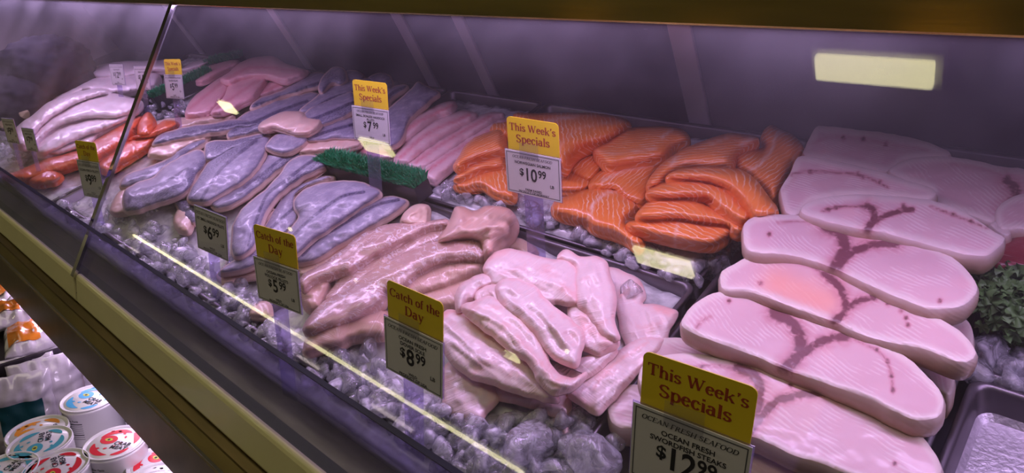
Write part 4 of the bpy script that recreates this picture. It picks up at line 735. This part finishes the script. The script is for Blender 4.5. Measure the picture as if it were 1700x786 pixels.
# ------------------------------------------------------------------ green grass dividers
def grass_divider(u0, v0, u1, v1, h, wd, hgt, label, nb=1500, seed=1, blade=.012):
    a = at(u0, v0, h); b = at(u1, v1, h); d = b - a; Ln = np.linalg.norm(d); d /= Ln; s = np.array([-d[1], d[0], 0])
    def Q(x, y, z): return a + d * x + s * y + np.array([0, 0, z])
    t = empty('grass_divider', W((a + b) / 2 - [0, 0, hgt]), label, 'grass divider', 'green grass dividers')
    m = MB(); c = [(0, -wd / 2), (0, wd / 2), (Ln, wd / 2), (Ln, -wd / 2)]
    m.add([Q(x, y * 1.05, -hgt) for x, y in c] + [Q(x, y, -.004) for x, y in c], [(0, 1, 2, 3), (7, 6, 5, 4), (0, 4, 5, 1), (1, 5, 6, 2), (2, 6, 7, 3), (3, 7, 4, 0)]); m.obj('divider_base', M['divider'], t)
    rn = random.Random(seed); g = MB()
    for _ in range(nb):
        x, y = rn.uniform(0, Ln), rn.uniform(-wd / 2, wd / 2); lx, ly = rn.gauss(0, .4), rn.gauss(0, .4) + y / wd; an = rn.uniform(0, 3.14); w2 = .0011; hh = blade * rn.uniform(.7, 1.25)
        wx, wy = w2 * math.cos(an), w2 * math.sin(an)
        p = [Q(x - wx, y - wy, -.005), Q(x + wx, y + wy, -.005), Q(x + wx + lx * hh * .4, y + wy + ly * hh * .4, hh * .6), Q(x - wx + lx * hh * .4, y - wy + ly * hh * .4, hh * .6), Q(x + lx * hh, y + ly * hh, hh)]
        g.add(p, [(0, 1, 2, 3), (3, 2, 4)])
    props(g.obj('grass_blades', M['grass'], t), kind='stuff'); return t
grass_divider(537, 262, 698, 302, .048, .036, .036, 'green plastic grass divider in the middle, between haddock and skinless haddock', 5200, 1, .013)
grass_divider(250, 160, 348, 116, .045, .04, .04, 'far green plastic grass divider right of the yellow $5.99 card', 1500, 2, .015)
grass_divider(345, 103, 400, 92, .040, .035, .04, 'farthest green plastic grass strip above the pink fillets', 900, 3, .015)
# ------------------------------------------------------------------ kale
def kale(cu, cv, h, r, label, n, seed):
    rn = random.Random(seed); c = at(cu, cv, h); b = MB()
    for k in range(n):
        th, ph = rn.uniform(0, 6.28), rn.uniform(-.2, 1.35); dr = Vector((math.cos(th) * math.cos(ph), math.sin(th) * math.cos(ph), math.sin(ph) * .8)); p0 = Vector(c) + dr * r * rn.uniform(.55, 1)
        q = dr.to_track_quat('Z', 'Y').to_matrix() @ Matrix.Rotation(rn.uniform(0, 6.28), 3, 'Z') @ Matrix.Rotation(rn.gauss(0, .6), 3, 'X'); R0 = r * rn.uniform(.16, .30); N_ = 36; f0 = rn.uniform(0, 6.28)
        v = [tuple(p0)]
        for rad in (.5, 1.):
            for i in range(N_):
                a = 2 * math.pi * i / N_; z = rad * rad * (.34 * math.sin(a * 6 + f0 + rad) + .10 * math.sin(a * 11)); v.append(tuple(p0 + q @ Vector((R0 * rad * math.cos(a) * (1 + .15 * math.sin(a * 7)), R0 * rad * math.sin(a), R0 * z))))
        f = [(0, 1 + i, 1 + (i + 1) % N_) for i in range(N_)] + [(1 + i, 1 + N_ + i, 1 + N_ + (i + 1) % N_, 1 + (i + 1) % N_) for i in range(N_)]; b.add(v, f)
    o = b.obj('kale_bunch', M['kale'], smooth=True); return props(o, label, 'kale', 'kale garnish')
kale(1672, 503, .03, .046, 'curly green kale bunch at the right edge beside the swordfish', 150, 5)
kale(1705, 578, -.005, .022, 'small sprig of kale on the ice at the right edge', 40, 6)
# ------------------------------------------------------------------ dark mesh bags in the far left end of the case
for k, (u, v, h, r, lb) in enumerate([(75, 118, .10, .17, 'large dark mesh bag of shellfish at the far left end'), (20, 170, .06, .13, 'dark mesh bag of shellfish slumped at the far left edge'), (120, 145, .03, .10, 'small dark mesh bag between the large bag and the white fillets')]):
    bm = bmesh.new(); bmesh.ops.create_icosphere(bm, subdivisions=5, radius=1); c = at(u, v, h); vv = []
    for q in bm.verts:
        p = q.co; n_ = noise.voronoi(p * 5 + Vector((k * 9, 0, 0)))[0][0]; s = r * (1 - .12 * n_ + .06 * noise.noise(p * 3 + Vector((k, 0, 0)))); vv.append((c[0] + p.x * s * 1.2, c[1] + p.y * s, c[2] + p.z * s * .75))
    f = [[w_.index for w_ in q.verts] for q in bm.faces]; bm.free(); o = mesh_obj('mesh_bag', W(np.array(vv)), f, M['net'], None, True); props(o, lb, 'bag', 'dark mesh bags at the end of the case')
for u, v, h, r, lb in [(10, 208, .04, .03, 'yellowish shellfish bag tag lump at the left edge'), (40, 190, .05, .025, 'small yellowish lump below the dark mesh bags')]:
    v_, f_ = chunk(at(u, v, h), r, rnd, (1, .8, .6), 3); props(mesh_obj('shell_cluster', W(np.array(v_)), f_, M['shell'], None, True), lb, 'shellfish', 'shellfish lumps at the left edge')
# ------------------------------------------------------------------ writing
def text_mesh(s, size, bold=0., shear=0., sx=1.):
    c = bpy.data.curves.new('t', 'FONT'); c.body = s; c.size = size; c.offset = bold; c.shear = shear; c.align_x = 'CENTER'; c.align_y = 'CENTER'; c.resolution_u = 3; c.fill_mode = 'FRONT'
    o = bpy.data.objects.new('t', c); C.objects.link(o); dg = bpy.context.evaluated_depsgraph_get(); me = o.evaluated_get(dg).to_mesh()
    v = [(p.co.x * sx, p.co.y) for p in me.vertices]; f = [tuple(q.vertices) for q in me.polygons]; o.evaluated_get(dg).to_mesh_clear(); bpy.data.objects.remove(o); bpy.data.curves.remove(c); return v, f
# a small broad-nib serif alphabet, drawn stroke by stroke
def _arc(cx, cy, rx, ry, a0, a1, n=16): return [(cx + rx * math.cos(math.radians(a0 + (a1 - a0) * i / n)), cy + ry * math.sin(math.radians(a0 + (a1 - a0) * i / n))) for i in range(n + 1)]
def _sf(x, y, w_=.09): return ('t', [(x - w_, y), (x + w_, y)])
def _scurve(x0, y0, w_, h): return [(x0 + w_ * a, y0 + h * b) for a, b in ((.93, .80), (.80, .93), (.50, 1), (.18, .93), (.06, .76), (.20, .60), (.50, .50), (.82, .40), (.95, .24), (.82, .07), (.50, 0), (.18, .06), (.05, .22))]
_D = {
 'T': (.64, [[(.31, .0), (.31, .68)], ('t', [(.03, .68), (.59, .68)]), ('t', [(.04, .70), (.04, .52)]), ('t', [(.58, .70), (.58, .52)]), _sf(.31, .015, .12)]),
 'h': (.54, [[(.11, 0), (.11, .72)], [(.11, .34)] + _arc(.27, .30, .155, .18, 150, 0, 10) + [(.425, 0)], _sf(.11, .015), _sf(.425, .015), ('t', [(.02, .71), (.11, .71)])]),
 'i': (.24, [[(.12, 0), (.12, .47)], _sf(.12, .015), ('t', [(.03, .46), (.12, .46)]), [(.12, .60), (.12, .71)]]),
 's': (.40, [_scurve(.04, .015, .32, .46)]), 'S': (.56, [_scurve(.05, .015, .45, .67)]),
 'W': (.98, [[(.10, .69), (.29, .02)], ('t', [(.29, .02), (.46, .66)]), [(.46, .66), (.66, .02)], ('t', [(.66, .02), (.86, .68)]), _sf(.10, .685), _sf(.87, .685), _sf(.46, .685)]),
 'e': (.45, [('t', [(.07, .27), (.38, .27)]), _arc(.225, .24, .165, .23, 8, 325, 22)]),
 'k': (.56, [[(.11, 0), (.11, .72)], ('t', [(.14, .20), (.42, .46)]), [(.24, .30), (.46, .01)], _sf(.11, .015), _sf(.45, .015), _sf(.42, .465, .07), ('t', [(.02, .71), (.11, .71)])]),
 '’': (.22, [[(.12, .70), (.12, .60)], ('t', [(.13, .62), (.07, .48)])]),
 'p': (.53, [[(.11, -.21), (.11, .47)], _arc(.27, .24, .185, .23, 150, -150, 20), _sf(.11, -.205), ('t', [(.02, .465), (.11, .465)])]),
 'c': (.43, [_arc(.23, .24, .17, .23, 45, 322, 20), [(.36, .40), (.36, .34)]]),
 'a': (.48, [[(.34, .02), (.34, .34)], _arc(.215, .335, .125, .13, 0, 160, 10), _arc(.205, .14, .145, .13, 60, 330, 16), ('t', [(.34, .02), (.45, .02)])]),
 'l': (.24, [[(.12, 0), (.12, .72)], _sf(.12, .015), ('t', [(.03, .71), (.12, .71)])]),
 'C': (.66, [_arc(.35, .345, .28, .335, 40, 322, 26), [(.57, .66), (.57, .50)]]), 't': (.32, [[(.14, .60), (.14, .10), (.18, .03), (.27, .03)], ('t', [(.02, .46), (.29, .46)])]),
 'o': (.48, [_arc(.24, .24, .18, .23, 0, 360, 26)]), 'f': (.32, [[(.13, 0), (.13, .58), (.17, .68), (.25, .71), (.32, .68)], ('t', [(.03, .46), (.27, .46)]), _sf(.13, .015)]),
 'D': (.70, [[(.13, 0), (.13, .69)], [(.13, .67), (.28, .67)] + _arc(.30, .345, .30, .325, 90, -90, 20) + [(.13, .02)], ('t', [(.03, .015), (.15, .015)]), ('t', [(.03, .675), (.15, .675)])]),
 'y': (.50, [[(.10, .46), (.26, .04)], ('t', [(.42, .46), (.24, -.06), (.16, -.19), (.07, -.18)]), _sf(.10, .465, .08), _sf(.42, .465, .07)]),
 'O': (.72, [_arc(.36, .345, .29, .335, 0, 360, 32)]), 'E': (.60, [[(.13, 0), (.13, .69)], ('t', [(.03, .675), (.53, .675), (.53, .55)]), ('t', [(.13, .36), (.40, .36)]), ('t', [(.03, .015), (.54, .015), (.55, .15)])]),
 'A': (.70, [('t', [(.08, .01), (.33, .69)]), [(.33, .69), (.58, .01)], ('t', [(.16, .24), (.49, .24)]), _sf(.08, .015), _sf(.59, .015)]),
 'N': (.74, [('t', [(.13, .0), (.13, .68)]), [(.13, .68), (.60, .01)], ('t', [(.60, .01), (.60, .68)]), _sf(.12, .015), _sf(.11, .68), _sf(.60, .68)]),
 'F': (.57, [[(.13, 0), (.13, .69)], ('t', [(.03, .675), (.52, .675), (.52, .55)]), ('t', [(.13, .35), (.38, .35)]), _sf(.13, .015)]),
 'R': (.68, [[(.13, 0), (.13, .69)], [(.13, .67), (.28, .67)] + _arc(.30, .515, .17, .155, 90, -90, 14) + [(.13, .36)], [(.32, .36), (.56, .01)], _sf(.13, .015), _sf(.59, .015, .07)]),
 'H': (.76, [[(.13, 0), (.13, .69)], [(.61, 0), (.61, .69)], ('t', [(.13, .35), (.61, .35)]), _sf(.13, .015), _sf(.61, .015), _sf(.13, .675), _sf(.61, .675)]),
}
def serif(s, size, width, italic=0., thick=.15, thin=.062):
    if italic: thick = .12; thin = .055
    v = []; f = []; x = 0
    for ch in s:
        if ch == ' ': x += .27; continue
        adv, st = _D[ch]
        for p in st:
            if isinstance(p, tuple): p, wmax = p[1], thin
            else: wmax = thick
            p = np.array(p, float); d = np.gradient(p, axis=0); L_ = np.hypot(d[:, 0], d[:, 1]) + 1e-9; d /= L_[:, None]
            wd = thin + (wmax - thin) * np.abs(d[:, 1]) ** 1.3; n_ = np.c_[-d[:, 1], d[:, 0]] * wd[:, None] / 2; k0 = len(v)
            for a, b in zip(p + n_, p - n_): v += [(a[0] + x, a[1]), (b[0] + x, b[1])]
            f += [(k0 + 2 * i, k0 + 2 * i + 1, k0 + 2 * i + 3, k0 + 2 * i + 2) for i in range(len(p) - 1)]
        x += adv + .02
    k = min(size / .95, width / x); return [((a - x / 2 + italic * (b - .35)) * k, (b - .30) * k * (1.0 if not italic else min(1.25, size / .95 / k))) for a, b in v], f
class Plane:                                # sign plane: origin at the card's top left, a to the right, b upwards
    def __init__(s, o, a, b):
        s.o = np.array(o); s.a = np.array(a) / np.linalg.norm(a); b = np.array(b); s.n = np.cross(s.a, b); s.n /= np.linalg.norm(s.n); s.b = b / np.linalg.norm(b)
    def __call__(s, x, y, z=0): return s.o + s.a * x + s.b * y + s.n * z
def plate(P, x0, x1, y0, y1, z0, z1, name, mat, parent, r=0.):
    if r:
        l = []
        for cx, cy, a0 in ((x1 - r, y1 - r, 0), (x0 + r, y1 - r, 90), (x0 + .0005, y0 + .0005, 180), (x1 - .0005, y0 + .0005, 270)):
            rr = r if a0 < 180 else .0005
            for k in range(6): a = math.radians(a0 + 18 * k); l.append((cx + rr * math.cos(a), cy + rr * math.sin(a)))
    else: l = [(x1, y1), (x0, y1), (x0, y0), (x1, y0)]
    n = len(l); v = [P(x, y, z0) for x, y in l] + [P(x, y, z1) for x, y in l]
    f = [tuple(range(n))[::-1], tuple(range(n, 2 * n))] + [(i, (i + 1) % n, (i + 1) % n + n, i + n) for i in range(n)]
    b = MB().add(v, f); return b.obj(name, mat, parent)
def lettering(P, rows, z, name, mat, parent):
    b = MB()
    for (v, f), cx, cy in rows: b.add([P(x + cx, y + cy, z) for x, y in v], f)
    return b.obj(name, mat, parent)
def sign(tl, tr, bl, topper, lines, price, label, origin='PRODUCT OF USA', wild='WILD', wd=.09, h=None, yaw=6, top_dx=.0, stake_h=-.03, ratio=None):
    hd = np.array([math.cos(math.radians(yaw)), math.sin(math.radians(yaw)), 0]); E_ = np.array([0, 0, EYE]); r0, r1, r2 = ray(*tl), ray(*tr), ray(*bl)
    if h is None:
        t = np.linalg.lstsq(np.c_[-r0, r1], wd * hd, rcond=None)[0]; o = E_ + t[0] * r0; tr3 = E_ + t[1] * r1; a = tr3 - o
        a = a / np.linalg.norm(a)
    else:
        o = at(*tl, h); wd = float(np.linalg.lstsq(np.c_[hd, -r1], E_ - o, rcond=None)[0][0]); a = hd
    # BL = o - H*(lx*X + .25*Y + .95*Z)
    vy, vz = .25, .95
    s = np.linalg.solve(np.c_[r2, np.array([0, vy, vz]), np.array([1., 0, 0])], o - E_); Hh = s[1]; lx = s[2] / Hh; lx = max(-.35, min(.35, lx)); Hh = max(.7 * wd, min(1.05 * wd, Hh))
    Hh *= math.sqrt(vy * vy + vz * vz); P = Plane(o, a, (lx, vy, vz)); k = wd / .09
    base = P(wd * .45, -Hh * 1.0 - max(.01, (P(wd * .45, -Hh)[2] - stake_h) / P.b[2]))
    t = empty('price_sign', W(base), label, 'price sign', 'price signs in the case')
    sl = (P(wd * .45, -Hh)[2] - stake_h) / P.b[2]
    st = plate(P, wd * .30, wd * .64, -Hh - sl, -Hh * .35, -.0032, -.0014, 'stake', M['plexi2'], t)
    pl = plate(P, -.001 * k, wd + .001 * k, -Hh - .001 * k, .001 * k, -.0013, -.0004, 'holder', M['plexi2'], t)
    cd = plate(P, 0, wd, -Hh, 0, -.0003, .0005, 'card', M['card'], t)
    fr = MB(); bw = .0009 * k; ins = .0022 * k
    for x0, x1, y0, y1 in ((ins, wd - ins, -ins - bw, -ins), (ins, wd - ins, -Hh + ins, -Hh + ins + bw), (ins, ins + bw, -Hh + ins, -ins), (wd - ins - bw, wd - ins, -Hh + ins, -ins)):
        n = len(fr.v); fr.add([P(x0, y0, .00062), P(x1, y0, .00062), P(x1, y1, .00062), P(x0, y1, .00062)], [(0, 1, 2, 3)])
    fr.obj('border', M['grey_ink'], cd)
    rows = []; y = -Hh * .13; hs = Hh / .075
    rows.append((serif('OCEAN FRESH SEAFOOD', .0062 * hs, wd * .90, italic=.25), wd / 2, y)); y -= Hh * .125
    for ln in lines:
        tm = text_mesh(ln, .0068 * hs, .00012); tw_ = max(p[0] for p in tm[0]) - min(p[0] for p in tm[0]); q_ = min(1, wd * .86 / tw_)
        rows.append((([(x * q_, yy) for x, yy in tm[0]], tm[1]), wd / 2, y)); y -= Hh * .095
    dol, cen = price; pv, pf = text_mesh(dol, .031 * hs, .0006 * hs, sx=.85); pw = max(p[0] for p in pv) - min(p[0] for p in pv); yp = min(y - Hh * .115, -Hh * .52)
    rows.append(((pv, pf), wd * .46, yp)); rows.append((text_mesh('$', .017 * hs, .0004 * hs), wd * .46 - pw / 2 - .0060 * k, yp + .0035 * hs)); rows.append((text_mesh(cen, .019 * hs, .0004 * hs, sx=.85), wd * .46 + pw / 2 + .0100 * k, yp + .0045 * hs))
    rows.append((text_mesh('LB', .0075 * hs, .00012), wd * .84, yp - Hh * .17))
    if wild: rows.append((text_mesh(wild, .0055 * hs, .0001), wd / 2, -Hh * .87))
    if origin: rows.append((text_mesh(origin, .0055 * hs, .0001), wd / 2, -Hh * .935))
    lettering(P, rows, .0007, 'lettering', M['ink'], cd)
    if topper:
        tw = wd * .92; x0 = wd * .05 + top_dx; th = tw * .56
        tp = plate(P, x0, x0 + tw, -Hh * .06, th, -.0030, -.0020, 'topper_card', M['yellow'], t, .006 * k)
        rows = [(serif(topper[0], .0155 * k, tw * .90), x0 + tw / 2, th * .70), (serif(topper[1], .0155 * k, tw * .66), x0 + tw / 2, th * .36)]
        lettering(P, rows, -.00185, 'topper_lettering', M['red_ink'], tp)
        plate(P, wd * .28, wd * .62, -Hh * .13, th * .28, .0009, .0014, 'clip', M['clip'], t)
    return t
TW = ("This Week’s", 'Specials'); CD = ('Catch of the', 'Day')
sign((1052, 667), (1250, 744), (1045, 786), TW, ['OCEAN FRESH', 'SWORDFISH STEAKS'], ('12', '99'), 'nearest price sign, $12.99 swordfish, with a yellow topper', yaw=4)
sign((637.5, 523.8), (735.6, 571), (641.4, 612), CD, ['OCEAN FRESH', 'DOVER SOLE'], ('8', '99'), 'price sign for $8.99 dover sole, yellow topper, on the front ice', yaw=4)
sign((420.8, 424.6), (494.5, 449.5), (430, 496), CD, ['OCEAN FRESH', 'POLLOCK FILLETS'], ('5', '99'), 'price sign for $5.99 pollock with a yellow Catch of the Day topper', yaw=6)
sign((322, 340), (375, 361), (312.4, 406), None, ['H.F. SMALL HADDOCK FILLETS'], ('6', '99'), 'price sign for $6.99 haddock without a yellow topper', origin='PRODUCT OF USA', yaw=9)
sign((838.4, 247), (930, 264), (843, 314.5), TW, ['NORWEGIAN SALMON'], ('10', '99'), 'price sign for $10.99 Norwegian salmon, yellow topper', origin='PRODUCT OF NORWAY', wild='FARM RAISED', yaw=9)
sign((584, 175), (645, 184), (589, 231), TW, ['SMALL SKINLESS HADDOCK', 'FILLETS'], ('7', '99'), 'price sign for $7.99 skinless haddock, yellow topper', origin=None, yaw=9)
sign((127, 265), (163, 273), (122, 322), ('Catch of the', 'Day'), ['OCEAN PERCH FILLETS'], ('9', '99'), 'price sign for $9.99 with a yellow topper, left of the seam strip', h=.155, yaw=10)
sign((272, 124), (302, 126), (277, 165), ("This Week’s", 'Specials'), ['TILAPIA FILLETS'], ('5', '99'), 'small rear $5.99 price sign with a yellow topper, right of the seam strip', h=.17, yaw=10)
sign((181, 107), (204, 112), (187, 143), None, ['COD FILLETS'], ('12', '99'), 'small rear $12.99 price sign left of the $11.99 one', h=.16, yaw=10)
sign((222, 110), (246, 116), (226, 150), None, ['FRESH COD'], ('11', '99'), 'small rear $11.99 price sign just left of the seam strip', h=.16, yaw=10)
sign((35, 212), (54, 222), (33, 260), None, ['FRESH FILLETS'], ('7', '99'), 'price sign in front of the white fillets, second from the left edge', h=.16, yaw=10)
sign((2, 196), (22, 201), (-3, 238), None, ['FRESH FILLETS'], ('9', '99'), 'leftmost price sign, at the left edge of the photo', h=.17, yaw=10)
# ------------------------------------------------------------------ lower shelf: cans
def disc_shape(P, z, name, mat, parent):
    b = MB(); n = len(P); b.add([(x, y, z) for x, y in P], [tuple(range(n))]); return b
def can(u, v, zc, rot, colr, label, grp, hgt=.082, rad=.0505, sub=True):
    p = at_level(u, v, zc); c = np.array([p[0], p[1], zc - hgt]); t = empty('crab_can', c, label, 'can', grp); Rz = Matrix.Rotation(rot, 3, 'Z')
    body = MB().lathe([(rad * .97, 0), (rad, .002), (rad, .005), (rad * .975, .008), (rad * .975, hgt - .010), (rad, hgt - .007), (rad, hgt - .003), (rad * .9, hgt - .0035)], 48, tuple(c)).obj('can_body', M['canwhite'], t, deck=False, smooth=True)
    lid = MB().lathe([(rad * .995, hgt - .0015), (rad * .99, hgt + .001), (rad * .95, hgt + .0012), (rad * .93, hgt - .002), (rad * .87, hgt - .002), (rad * .85, hgt - .001)], 48, tuple(c)).obj('lid', M['canwhite'], t, deck=False, smooth=True)
    def up(q, z=hgt - .0006):
        o = []
        for x, y in q: w_ = Rz @ Vector((x * rad, y * rad, 0)); o.append((c[0] + w_.x, c[1] + w_.y, c[2] + z))
        return o
    rn = random.Random(int(u * 3 + v)); sp = MB()
    cx_, cy_ = -.30, .12
    sp.add(up([(cx_ + .30 * math.cos(a), cy_ + .24 * math.sin(a)) for a in np.linspace(0, 6.283, 28, endpoint=False)]), [tuple(range(28))])
    def crescent(r_, a0, a1, w0, n=14, dx=0., dy=0.):
        an = np.radians(np.linspace(a0, a1, n)); ww = w0 * np.sin(np.linspace(.18, math.pi - .05, n)) ** .8
        o_ = [(dx + (r_ + w_) * math.cos(a), dy + (r_ + w_) * math.sin(a)) for a, w_ in zip(an, ww)]; i_ = [(dx + (r_ - w_) * math.cos(a), dy + (r_ - w_) * math.sin(a)) for a, w_ in zip(an, ww)]
        sp.add(up(o_ + i_, hgt - .0005), [(j, j + 1, j + 1 + n, j + n) for j in range(n - 1)])
    crescent(.66, 165, 70, .11); crescent(.66, 195, 285, .11); crescent(.70, 62, 5, .10); crescent(.70, 296, 345, .09)
    for a0 in (20, 48, 76, 104, 256, 284, 312, 338): crescent(.30, a0, a0 + 26, .045, 8, cx_ + .24 * math.cos(math.radians(a0)), cy_ + .2 * math.sin(math.radians(a0)))
    sp.obj('painted_splash', M[colr], lid, deck=False)
    ey = [(-.30 + .14 * math.cos(a), .12 + .08 * math.sin(a)) for a in np.linspace(0, 6.283, 20, endpoint=False)]; MB().add(up(ey, hgt - .0003), [tuple(range(20))]).obj('painted_eye', M['cyel'], lid, deck=False)
    ey = [(-.30 + .05 * math.cos(a), .12 + .05 * math.sin(a)) for a in np.linspace(0, 6.283, 14, endpoint=False)]; MB().add(up(ey, hgt - .0002), [tuple(range(14))]).obj('painted_pupil', M['ink'], lid, deck=False)
    b = MB()
    for s, y, sz in (('CRAB', -.02, .24), ('MEAT', -.24, .24)):
        tv, tf = text_mesh(s, sz, .006); b.add(up([(x + .32, q + y) for x, q in tv], hgt - .0002), tf)
    b.obj('lid_lettering', M['ink'], lid, deck=False)
    # printed side: brush strokes and a nutrition panel facing the aisle
    def side(q, dr=.0004):
        o = []
        for s, z in q: a = -math.pi / 2 + s / rad + rot * .25; o.append((c[0] + (rad * .975 + dr) * math.cos(a), c[1] + (rad * .975 + dr) * math.sin(a), c[2] + z))
        return o
    b = MB()
    for k in range(7):
        s0 = -.062 + k * .0072; z1 = hgt * .82; ln = rn.uniform(.015, .04); wv = .0022
        pts = [(s0 + .004 * math.sin(j * 1.1 + k), z1 - ln * j / 6) for j in range(7)]; v = side([(x - wv, z) for x, z in pts] + [(x + wv, z) for x, z in pts]); b.add(v, [(j, j + 7, j + 8, j + 1) for j in range(6)])
    b.obj('side_strokes', M[colr], body, deck=False)
    b = MB()
    tv, tf = text_mesh('Nutrition Facts', .0058, .0001); b.add(side([(x + .018, y + hgt * .74) for x, y in tv]), tf)
    for k in range(8):
        z = hgt * .66 - k * .0048; hw = .0004 if k not in (0, 5) else .0009
        n_ = 8; xs = np.linspace(-.006, .042, n_); b.add(side([(x, z - hw) for x in xs] + [(x, z + hw) for x in xs]), [(j, j + 1, j + 1 + n_, j + n_) for j in range(n_ - 1)])
    for k, s in enumerate(('Total Fat 0g', 'Cholesterol', 'Sodium', 'Protein 20g')):
        tv, tf = text_mesh(s, .0042, .00005); b.add(side([(x + .006, y + hgt * .63 - k * .0096) for x, y in tv]), tf)
    b.obj('side_lettering', M['ink'], body, deck=False)
    return t
CG = 'crab meat cans on the lower shelf'
for u, v, rot, cl, lb, two in ((148, 661, .4, 'cblue', 'sky blue and white crab meat can nearest the hanging pouches', 'white can under the sky blue one'), (190, 735, .6, 'cred', 'red and white crab meat can on the right with a nutrition panel', 'white can under the red one on the right'), (66, 735, 2.8, 'cteal', 'teal and white crab meat can at the left', 'white can under the teal one'), (92, 776, 3.0, 'cred', 'red and white crab meat can at the bottom left edge', 'white can under the bottom red one'),
        (6, 782, 2.2, 'cteal', 'teal crab meat can cut off at the lower left corner', 'can under the one in the corner'), (256, 800, .5, 'canwhite', 'white can lid at the bottom edge below the red can', 'can under the bottom edge lid')):
    can(u, v, ZC, rot, cl, lb, CG)
    can_p = at_level(u, v, ZC)
    c2 = np.array([can_p[0] + .004, can_p[1] + .003, ZC - .172]); rad = .0505; t = empty('crab_can', c2, two, 'can', CG)
    MB().lathe([(rad * .97, 0), (rad, .002), (rad, .005), (rad * .975, .008), (rad * .975, .072), (rad, .075), (rad, .080), (rad * .98, .0885)], 40, tuple(c2)).obj('can_body', M['canwhite'], t, deck=False, smooth=True)
can(62, 716, ZC - .012, 1.5, 'corange', 'orange and white crab meat can just behind the teal one', CG, hgt=.08)
can(262, 768, ZC - .03, .2, 'cred', 'red crab meat can mostly hidden under the front lip of the case', CG, hgt=.08)
# ------------------------------------------------------------------ lower shelf: pouches
def pouch(c, w_, h_, d_, ax, label, mat, grp, food=None, lab=None, lean=.25, name='plastic_pouch', seed=0, laid=False):
    ax = Vector(ax).normalized(); up = Vector((0, 0, 1)); out = ax.cross(up) * -1
    if laid: up, out = out, up
    up = (up + out * lean * (-1 if not laid else 0)).normalized(); c = Vector(c); NX, NY = 26, 26; v = []; f = []
    for sgn in (1, -1):
        for j in range(NY + 1):
            for i in range(NX + 1):
                s, t_ = i / NX * 2 - 1, j / NY * 2 - 1; th = d_ * .5 * max(0, (1 - s ** 4)) ** .6 * max(0, (1 - t_ ** 4)) ** .6; th *= 1 + .5 * noise.noise((s * 3 + seed, t_ * 3, sgn)); th += .002
                wr = .006 * noise.noise((s * 4, t_ * 5, seed + 3)); v.append(tuple(c + ax * (s * w_ / 2 * (1 + .04 * noise.noise((t_ * 4, seed, 0)))) + up * ((t_ + 1) * h_ / 2) + out * (sgn * th + wr)))
    n1 = (NX + 1) * (NY + 1)
    for q in range(2):
        for j in range(NY):
            for i in range(NX):
                a = q * n1 + j * (NX + 1) + i; F4 = (a, a + 1, a + NX + 2, a + NX + 1); f.append(F4 if q else F4[::-1])
    per = [i for i in range(NX + 1)] + [j * (NX + 1) + NX for j in range(1, NY + 1)] + [NY * (NX + 1) + i for i in range(NX - 1, -1, -1)] + [j * (NX + 1) for j in range(NY - 1, 0, -1)]
    for k in range(len(per)): a, b = per[k], per[(k + 1) % len(per)]; f.append((a, b, b + n1, a + n1))
    t = empty(name, tuple(c), label, 'pouch', grp); mesh_obj('pouch_film', v, f, mat, t, True)
    def face(s, t_, o=.002): 
        th = d_ * .5 * max(0, (1 - s ** 4)) ** .6 * max(0, (1 - t_ ** 4)) ** .6 * (1 + .5 * noise.noise((s * 3 + seed, t_ * 3, 1))) + .002
        return tuple(c + ax * (s * w_ / 2) + up * ((t_ + 1) * h_ / 2) + out * (th + o + .006 * noise.noise((s * 4, t_ * 5, seed + 3))))
    for nm, rect, mt in ((('food_panel', food, M['orange_food']),) if food else ()) + ((('label_patch', lab, M['teal_label']),) if lab else ()):
        s0, s1, t0, t1 = rect; n_ = 8; vv = [face(s0 + (s1 - s0) * i / n_, t0 + (t1 - t0) * j / n_) for j in range(n_ + 1) for i in range(n_ + 1)]; mesh_obj(nm, vv, [(j * (n_ + 1) + i, j * (n_ + 1) + i + 1, (j + 1) * (n_ + 1) + i + 1, (j + 1) * (n_ + 1) + i) for j in range(n_) for i in range(n_)], mt, t, True)
    return t
GU = 'clear pouches standing on the lower shelf'; zs = ZC - .172
p = at_level(20, 650, ZC - .03); pouch((p[0], p[1], zs), .13, .165, .035, (-.3, -1, 0), 'clear pouch with a dark teal label at the left edge of the lower shelf', M['bag'], GU, None, (-.7, .5, -.4, .35), .2, seed=1)
p = at_level(75, 625, ZC - .02); pouch((p[0], p[1], zs), .13, .18, .03, (-.2, -1, 0), 'clear pouch with an orange fish strip standing behind the cans', M['bag'], GU, (.1, .5, -.5, .7), None, .25, seed=2)
p = at_level(105, 612, ZC - .02); pouch((p[0], p[1] + .03, zs), .12, .17, .03, (-.1, -1, 0), 'clear pouch nearest the front lip of the case', M['bag'], GU, (-.7, -.3, -.1, .6), None, .3, seed=3)
p = at_level(55, 612, ZC - .01); pouch((p[0] - .02, p[1] - .02, zs), .12, .175, .03, (-.3, -1, 0), 'clear pouch leaning behind the orange strip one', M['bag'], GU, None, (.2, .7, .0, .4), .2, seed=4)
GV = 'pouches lying on the upper shelf'
for k, (u, v, wv, hv, lb, fd) in enumerate(((45, 567, .15, .13, 'clear pouch of orange smoked fish lying at the end of the upper shelf', (-.75, .75, -.85, .1)), (10, 500, .16, .14, 'orange smoked fish pouch higher on the upper shelf at the left edge', (-.8, .7, -.7, .6)), (15, 535, .15, .12, 'clear pouch of pale fish between the two orange ones', (-.2, .6, -.5, .2)))):
    p = at_level(u, v, ZC - .01); pouch((p[0] - .02, p[1] - .04, ZC - .012 + .018 * (k > 0)), wv, hv, .05, (1, -.2, 0), lb, M['bag'], GV, fd, None, 0, seed=11 + k, laid=True)
for o in bpy.data.objects:
    if '_o' in o: del o['_o']
